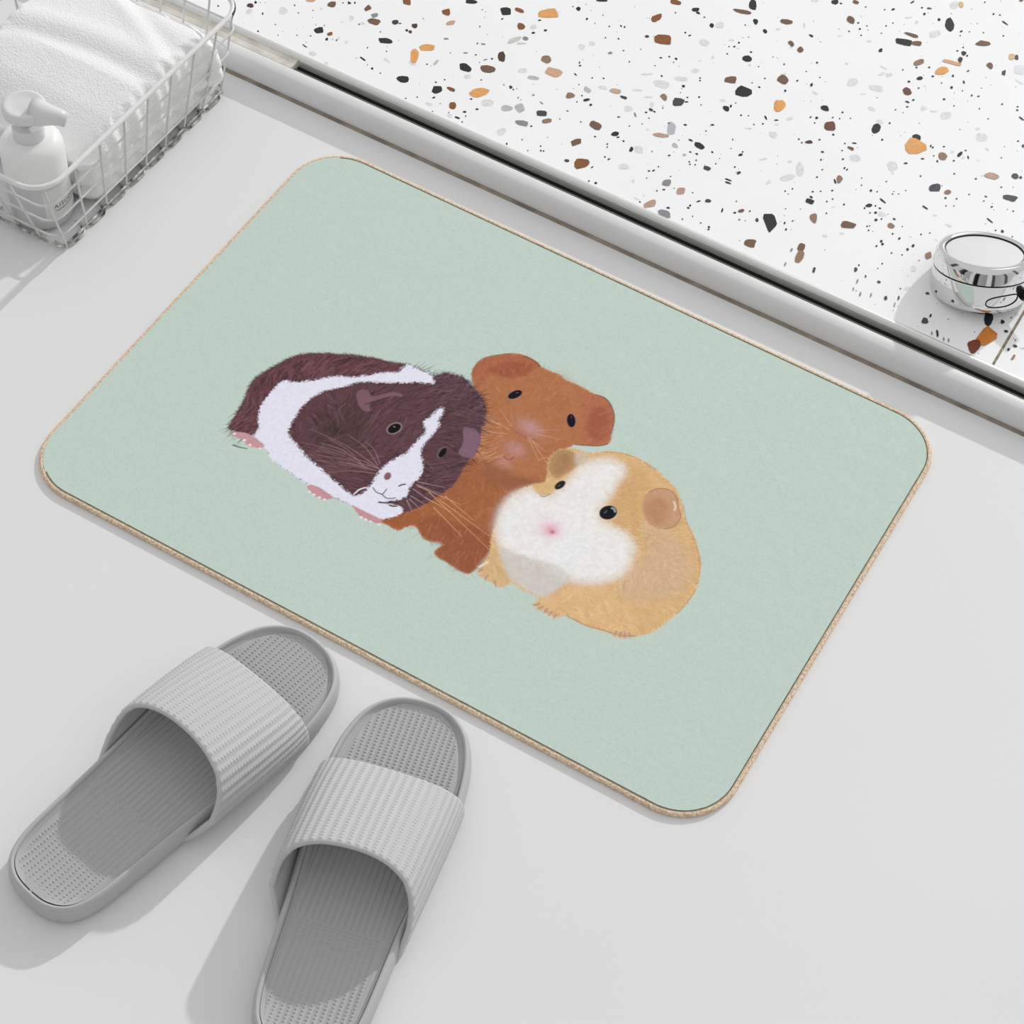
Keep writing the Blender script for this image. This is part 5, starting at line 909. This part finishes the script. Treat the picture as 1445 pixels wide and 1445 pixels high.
# ------------------------------------------------------------------ wire basket
bk = thing('wire_basket', 'white wire basket with chipped enamel holding a towel and a pump bottle', 'basket', (-.505, .105, 0))
BO = Vector((.505, -.105, 0))
bx0, bx1, by0, by1 = -.590, -.416, -.012, .2235          # foot
rx0, rx1, ry0, ry1 = -.606, -.4045, -.036, .2480         # rim
HB = .092
def at_h(h):
    t = h / HB
    return bx0 + (rx0 - bx0) * t, bx1 + (rx1 - bx1) * t, by0 + (ry0 - by0) * t, by1 + (ry1 - by1) * t
def rect_loop(h, rad, dz=0, seg=8):
    x0, x1, y0, y1 = at_h(h); r = rad; out = []
    for cx, cy, a0 in ((x1 - r, y0 + r, -90), (x1 - r, y1 - r, 0), (x0 + r, y1 - r, 90), (x0 + r, y0 + r, 180)):
        for k in range(seg + 1):
            a = math.radians(a0 + 90 * k / seg); out.append(Vector((cx + r * math.cos(a), cy + r * math.sin(a), h + dz)))
    # subdivide long runs
    res = []
    for i, p in enumerate(out):
        q = out[(i + 1) % len(out)]; res.append(p); L = (q - p).length
        for k in range(1, int(L / .02)): res.append(p.lerp(q, k / int(L / .02)))
    return res
def bpart(name, path, r, m, closed=False, seg=8):
    V, F = tube([p + BO for p in path], r, seg, closed); return link(name, mesh_from(name, V, F), m, bk)
rim = bpart('rim', rect_loop(HB, .026), .0023, M_rim, True, 12)
# chipped black spots on the rim (far right corner and two along the side)
def rim_path(y0, y1):
    lp = [p for p in rect_loop(HB, .026, seg=24)]
    return [p for p in lp if p.x > rx1 - .03 and y0 <= p.y <= y1]
for y0c, y1c, r in ((.2265, .2475, .00245),):
    pth = sorted(rim_path(y0c, y1c), key=lambda p: p.y)
    o = bpart('rim_chip', [p + Vector((.0004, -.0001, -.0004)) for p in pth], r, M_chip)
    o['label'] = 'black patch of chipped enamel'
for h in (.020, .045, .069): bpart('horizontal_wire', rect_loop(h, .014), .00105, M_wire, True)
def upright(fx, fy, tx, ty, nx_, ny_):
    pth = [Vector((tx, ty, HB - .001)), Vector((fx + (tx - fx) * .5, fy + (ty - fy) * .5, HB * .5)), Vector((fx, fy, .0065)), Vector((fx + nx_ * .0012, fy + ny_ * .0012, .0028)),
           Vector((fx - nx_ * .003, fy - ny_ * .003, .0016)), Vector((fx - nx_ * .012, fy - ny_ * .012, .0022))]
    bpart('upright_wire', pth, .00105, M_wire)
ny_r = 8
for i in range(ny_r + 1):
    t = i / ny_r; y = by0 + .004 + (by1 - by0 - .008) * t
    t2 = .022 + .956 * t
    upright(bx1, y, rx1 - (.006 if i in (0, ny_r) else 0), ry0 + .008 + (ry1 - ry0 - .016) * t, 1, 0)
    upright(bx0, y, rx0 + (.006 if i in (0, ny_r) else 0), ry0 + .008 + (ry1 - ry0 - .016) * t, -1, 0)
for i in range(1, 7):
    t = i / 7; x = bx0 + (bx1 - bx0) * t
    xt = rx0 + .01 + (rx1 - rx0 - .02) * t
    upright(x, by0, xt, ry0, 0, -1); upright(x, by1, xt, ry1, 0, 1)
bpart('base_wire', rect_loop(.0048, .008), .0012, M_wire_worn, True)
# worn loops of bare wire along the foot of the right side
for i in range(ny_r):
    ya = by0 + .004 + (by1 - by0 - .008) * i / ny_r; yb = by0 + .004 + (by1 - by0 - .008) * (i + 1) / ny_r
    pth = [Vector((bx1 - .001, ya + .003, .0022)), Vector((bx1 + .0022, ya + .006, .0014)), Vector((bx1 + .0026, yb - .008, .0014)), Vector((bx1 + .0008, yb - .004, .0022)), Vector((bx1 - .004, yb - .003, .0026))]
    bpart('foot_loop', pth, .0010, M_wire_worn)

# ------------------------------------------------------------------ towel
def towel():
    x0, x1, y0, y1 = -.578, -.4190, .040, .2215
    N = 320; rad = .018
    base = []
    for cx, cy, a0 in ((x1 - rad, y0 + rad, -90), (x1 - rad, y1 - rad, 0), (x0 + rad, y1 - rad, 90), (x0 + rad, y0 + rad, 180)):
        for k in range(13):
            a = math.radians(a0 + 90 * k / 12); base.append((cx + rad * math.cos(a), cy + rad * math.sin(a)))
    B = np.array(base); B = np.concatenate([B, B[:1]])
    L = np.concatenate([[0], np.cumsum(np.linalg.norm(np.diff(B, axis=0), axis=1))]); tt = np.linspace(0, L[-1], N, endpoint=False)
    O = np.stack([np.interp(tt, L, B[:, 0]), np.interp(tt, L, B[:, 1])], 1)
    def top(x, y):
        z = .0665 + .004 * np.clip((-.47 - x) / .1, 0, 1) + .0115 * np.clip((y - .05) / .07, 0, 1) - .007 * np.clip((y - .19) / .03, 0, 1) ** 2
        z = z - .010 * np.clip((.085 - y) / .04, 0, 1) ** 1.5
        # long soft creases from the back left to the front right
        d1 = (y - .135) - .35 * np.sin((x + .58) * 14) * .06; z = z + .0022 * np.exp(-(d1 / .012) ** 2) - .0022 * np.exp(-((d1 + .020) / .009) ** 2)
        d2 = (y - .175) + .5 * (x + .46); z = z + .0014 * np.exp(-(d2 / .009) ** 2) - .0014 * np.exp(-((d2 - .016) / .008) ** 2)
        return z
    rings = []
    cen = O.mean(0)
    prof = [(.010, .0055), (.003, .0065), (0, .012), (-.0015, .017), (.0025, .0225), (-.001, .028), (-.002, .034), (.0025, .0405), (-.001, .046), (-.0015, .052), (.001, .0575), (.004, .0615)]
    e = np.roll(O, -1, 0) - np.roll(O, 1, 0); e /= np.linalg.norm(e, axis=1)[:, None]; nrm = np.stack([e[:, 1], -e[:, 0]], 1)
    wob = .0012 * np.sin(tt * 190) + .0009 * np.sin(tt * 431 + 1)
    for d, z in prof:
        q = O + nrm * (-(d) + wob * (z > .01))[:, None] if np.ndim(d) else O + nrm * (wob * (z > .01) - d)[:, None]
        # fold rolls out through the wires at the far right end
        bul = np.exp(-((q[:, 0] + .42) / .025) ** 2 - ((q[:, 1] - .212) / .020) ** 2) * .013 * math.exp(-((z - .040) / .02) ** 2)
        q = q + np.stack([bul, bul * .15], 1)
        zz = z * np.ones(N) if z < .05 else z + (top(q[:, 0], q[:, 1]) - .0665) * (z - .05) / .0115
        rings.append(np.concatenate([q, np.asarray(zz)[:, None]], 1))
    last = rings[-1][:, :2]
    for k in range(1, 60):
        t = k / 60; q = last + (cen - last) * t
        zt = top(q[:, 0], q[:, 1]); ed = 1 - (1 - min(1, t / .1)) ** 2
        z = rings[len(prof) - 1][:, 2] * (1 - ed) + zt * ed
        rings.append(np.concatenate([q, z[:, None]], 1))
    me = grid_mesh('towel', np.array(rings), close_u=True)
    bm = bmesh.new(); bm.from_mesh(me); bmesh.ops.holes_fill(bm, edges=[e_ for e_ in bm.edges if e_.is_boundary], sides=0)
    bmesh.ops.recalc_face_normals(bm, faces=bm.faces[:]); bm.to_mesh(me); bm.free()
    return link('towel', me, M_towel)
tag(towel(), 'white terry towel folded in the wire basket', 'towel')

# ------------------------------------------------------------------ pump bottle
pb = thing('pump_bottle', 'frosted white pump bottle standing in the near corner of the basket', 'bottle', (-.4585, .0158, .003))
def ppart(name, prof, m, seg=48):
    V, F = lathe(prof, seg); o = link(name, mesh_from(name, V, F), m, pb); autosharp(o, 45); return o
ppart('body', [(.0, 0), (.0225, 0), (.0250, .0015), (.0262, .005), (.0265, .03), (.0265, .076), (.0258, .0795), (.0232, .0838), (.0190, .0862), (.0125, .0872), (.0120, .0875)], M_bottle)
ppart('collar', [(.0, .0868), (.0125, .0868), (.0132, .0878), (.0132, .0985), (.0125, .1000), (.0075, .1003), (.0, .1003)], M_pump)
ppart('stem', [(.0, .100), (.0058, .100), (.0056, .114), (.0, .114)], M_pump, 24)
ppart('pump_head', [(.0, .1120), (.0165, .1120), (.0178, .1135), (.0184, .1170), (.0180, .1200), (.0165, .1216), (.0140, .1219), (.0120, .1211), (.0060, .1208), (.0, .1210)], M_pump)
pth = [Vector((.008, .001, .1165)), Vector((.016, .003, .1165)), Vector((.024, .006, .1160)), Vector((.030, .0085, .1150)), Vector((.0345, .0102, .1135))]
V, F = tube(pth, [.0118, .0105, .0080, .0068, .0062], 16); link('nozzle', mesh_from('nozzle', V, F), M_pump, pb)
ppart('lower_sleeve', [(.0, -.0004), (.0228, -.0004), (.0254, .0012), (.0266, .005), (.0268, .03), (.0268, .0495), (.0264, .0500)], M_sleeve)
# wrap-round label facing the right wall of the basket
a0, a1 = math.radians(-42), math.radians(48); rl = .02692; P = []
for z in (.012, .046): P.append([(rl * math.cos(a), rl * math.sin(a), z) for a in np.linspace(a0, a1, 24)])
lab = link('label', grid_mesh('label', np.array(P)), M_label, pb)
cu = bpy.data.curves.new('lettering', 'FONT'); cu.body = 'AISUDIO'; cu.size = .0062; cu.align_x = 'CENTER'; cu.space_character = 1.25
tmp = bpy.data.objects.new('tmp_text', cu); COL.objects.link(tmp)
dg = bpy.context.evaluated_depsgraph_get(); dg.update(); tm = bpy.data.meshes.new_from_object(tmp.evaluated_get(dg)); bpy.data.objects.remove(tmp)
for v in tm.vertices:
    a = math.radians(6) + v.co.x / rl; z = .0235 + v.co.y; v.co = ((rl + .00012) * math.cos(a), (rl + .00012) * math.sin(a), z)
link('lettering', tm, M_ink, lab, smooth=False)
P = []
for z in (.0205, .0212): P.append([((rl + .00012) * math.cos(a), (rl + .00012) * math.sin(a), z) for a in np.linspace(math.radians(-22), math.radians(34), 14)])
link('underline', grid_mesh('underline', np.array(P)), M_ink, lab)

# ------------------------------------------------------------------ chrome knob
kb = thing('bath_tap', 'round chrome tap standing on the white terrazzo at the right photo edge', 'tap', (.2676, .3587, TZ))
ax_dir = Vector((-.20, .32, .93)).normalized()
zq = Vector((0, 0, 1)).rotation_difference(ax_dir).to_matrix()
RK = .0412; LK = .0415; kc = Vector((0, 0, -.0046))      # centre of the lower disc, relative to the root
def kpart(name, prof, m, seg=128):
    V, F = lathe(prof, seg, zq, kc); o = link(name, mesh_from(name, V, F), m, kb); autosharp(o, 35); return o
kpart('lower_body', [(0, 0), (RK - .006, 0), (RK - .0025, .0008), (RK - .0006, .003), (RK, .006), (RK, .0246), (RK - .0004, .0251), (0, .0251)], M_chrome)
kpart('seam', [(0, .0250), (RK - .0012, .0250), (RK - .0012, .0262), (0, .0262)], M_dark)
kpart('upper_ring', [(0, .0261), (RK - .0004, .0261), (RK, .0266), (RK - .0003, .035), (RK - .0012, .0385), (RK - .0028, .0408), (RK - .0050, .0415), (RK - .0068, .0411), (RK - .0078, .0402), (RK - .0082, .0390), (0, .0388)], M_chrome)
kpart('cap_disc', [(0, .0396), (RK * .5, .0394), (RK - .0100, .0391), (RK - .0084, .0389), (RK - .0084, .0380), (0, .0380)], M_satin)
kpart('disc_gap', [(RK - .0086, .0389), (RK - .0086, .0396), (RK - .0074, .0404), (RK - .0074, .0389)], M_dark)
V, F = lathe([(0, -.002), (.027, -.002), (.027, .004), (0, .006)], 48); link('stem', mesh_from('stem', V, F), M_dark, kb)  # stub coloured black to stand for the shade under the body
# dark oval outline on the lower body, right of centre, and the short lever beside it
def on_side(a, h, e=.0): 
    return kc + zq @ Vector(((RK + e) * math.cos(a), (RK + e) * math.sin(a), h))
am = math.radians(-44); loop = []
for k in range(40):
    t = 2 * PI * k / 40; c_, s_ = math.cos(t), math.sin(t)
    loop.append(on_side(am + .36 * np.sign(c_) * abs(c_) ** .8, .0125 + .0050 * np.sign(s_) * abs(s_) ** .8 + .0015 * c_, .0001))
V, F = tube(loop, .00055, 6, True); link('oval_outline', mesh_from('oval_outline', V, F), M_dark, kb)
a_l = math.radians(-8); p0 = on_side(a_l, .0125, -.002); p1 = on_side(a_l, .0125, .016)
V, F = tube([p0, p0.lerp(p1, .5), p1], [.0055, .005, .0046], 16); link('lever', mesh_from('lever', V, F), M_dark, kb)

# ------------------------------------------------------------------ light
w = bpy.data.worlds.new('World'); scn.world = w; w.use_nodes = True
nt = w.node_tree; bg = nt.nodes['Background']; L = nt.links.new
tc = nt.nodes.new('ShaderNodeTexCoord'); sx = nt.nodes.new('ShaderNodeSeparateXYZ'); L(tc.outputs['Generated'], sx.inputs[0])
at2 = nt.nodes.new('ShaderNodeMath'); at2.operation = 'ARCTAN2'; L(sx.outputs['Y'], at2.inputs[0]); L(sx.outputs['X'], at2.inputs[1])
nm = nt.nodes.new('ShaderNodeMapRange'); nm.inputs['From Min'].default_value = -PI; nm.inputs['From Max'].default_value = PI; L(at2.outputs[0], nm.inputs['Value'])
rp = nt.nodes.new('ShaderNodeValToRGB'); rp.color_ramp.interpolation = 'LINEAR'
def stops(st):
    el = rp.color_ramp.elements
    el[0].position, el[0].color = st[0][0], (st[0][1],) * 3 + (1,); el[1].position, el[1].color = st[-1][0], (st[-1][1],) * 3 + (1,)
    for p, v in st[1:-1]:
        e = el.new(p); e.color = (v, v, v, 1)
# azimuth 0..1 from -180 to 180 degrees (.25 = towards -y, .5 = +x): invented dark bands for the chrome to reflect
stops([(0, .9), (.07, .9), (.075, .12), (.10, .12), (.105, .9), (.15, .8), (.155, .2), (.175, .04), (.19, .04), (.195, .62), (.225, .5), (.23, .95), (.25, .95), (.255, .02), (.28, .02), (.285, .55), (.33, .42), (.335, 1.0), (.36, 1.0), (.365, .1), (.38, .1), (.385, .55), (.44, .7), (.445, .15), (.46, .15), (.465, .8), (.52, .9), (.525, .2), (.54, .2), (.545, 1.0), (1, 1.0)])
L(nm.outputs['Result'], rp.inputs['Fac'])
mz = nt.nodes.new('ShaderNodeMapRange'); mz.interpolation_type = 'SMOOTHSTEP'; mz.inputs['From Min'].default_value = .55; mz.inputs['From Max'].default_value = .40; L(sx.outputs['Z'], mz.inputs['Value'])
mix = nt.nodes.new('ShaderNodeMix'); mix.data_type = 'RGBA'; mix.inputs['A'].default_value = (1.03, 1.03, 1.04, 1)
L(mz.outputs['Result'], mix.inputs['Factor']); L(rp.outputs['Color'], mix.inputs['B'])
L(mix.outputs['Result'], bg.inputs['Color']); bg.inputs['Strength'].default_value = .645
sd = bpy.data.lights.new('sun', 'SUN'); sd.energy = 1.56; sd.angle = math.radians(1.2); sd.color = (1, .995, .985)
so = bpy.data.objects.new('sun', sd); COL.objects.link(so)
tr = Vector((-.10, -1, -.50)).normalized(); so.rotation_euler = tr.to_track_quat('-Z', 'Y').to_euler(); so.location = (0, 2, 1)

ad = bpy.data.lights.new('added_fill', 'AREA'); ad.shape = 'RECTANGLE'; ad.size = 1.3; ad.size_y = .9; ad.energy = 3.2  # added soft source out of view, brightens the floor towards the terrazzo
ao = bpy.data.objects.new('added_fill', ad); COL.objects.link(ao); ao.location = (.55, 1.45, 1.0)
ao.rotation_euler = (Vector((.1, -.1, 0)) - Vector(ao.location)).to_track_quat('-Z', 'Y').to_euler()

# ------------------------------------------------------------------ camera
cd = bpy.data.cameras.new('camera'); co = bpy.data.objects.new('camera', cd); COL.objects.link(co); scn.camera = co
cd.sensor_width = 36; cd.lens = 2900 / 1445 * 36; cd.clip_start = .05
R0, R1, R2 = (.861923998, .504599187, .0496657093), (.433728375, -.683024924, -.587670528), (-.262615153, .528068758, -.807574559)
m3 = Matrix((R0, [-v for v in R1], [-v for v in R2])).transposed()
co.matrix_world = Matrix.Translation((.465946553, -.892097807, 1.29759506)) @ m3.to_4x4()
scn.view_settings.view_transform = 'Standard'; scn.view_settings.look = 'None'; scn.view_settings.exposure = 0; scn.view_settings.gamma = 1
scn.cycles.max_bounces = 8
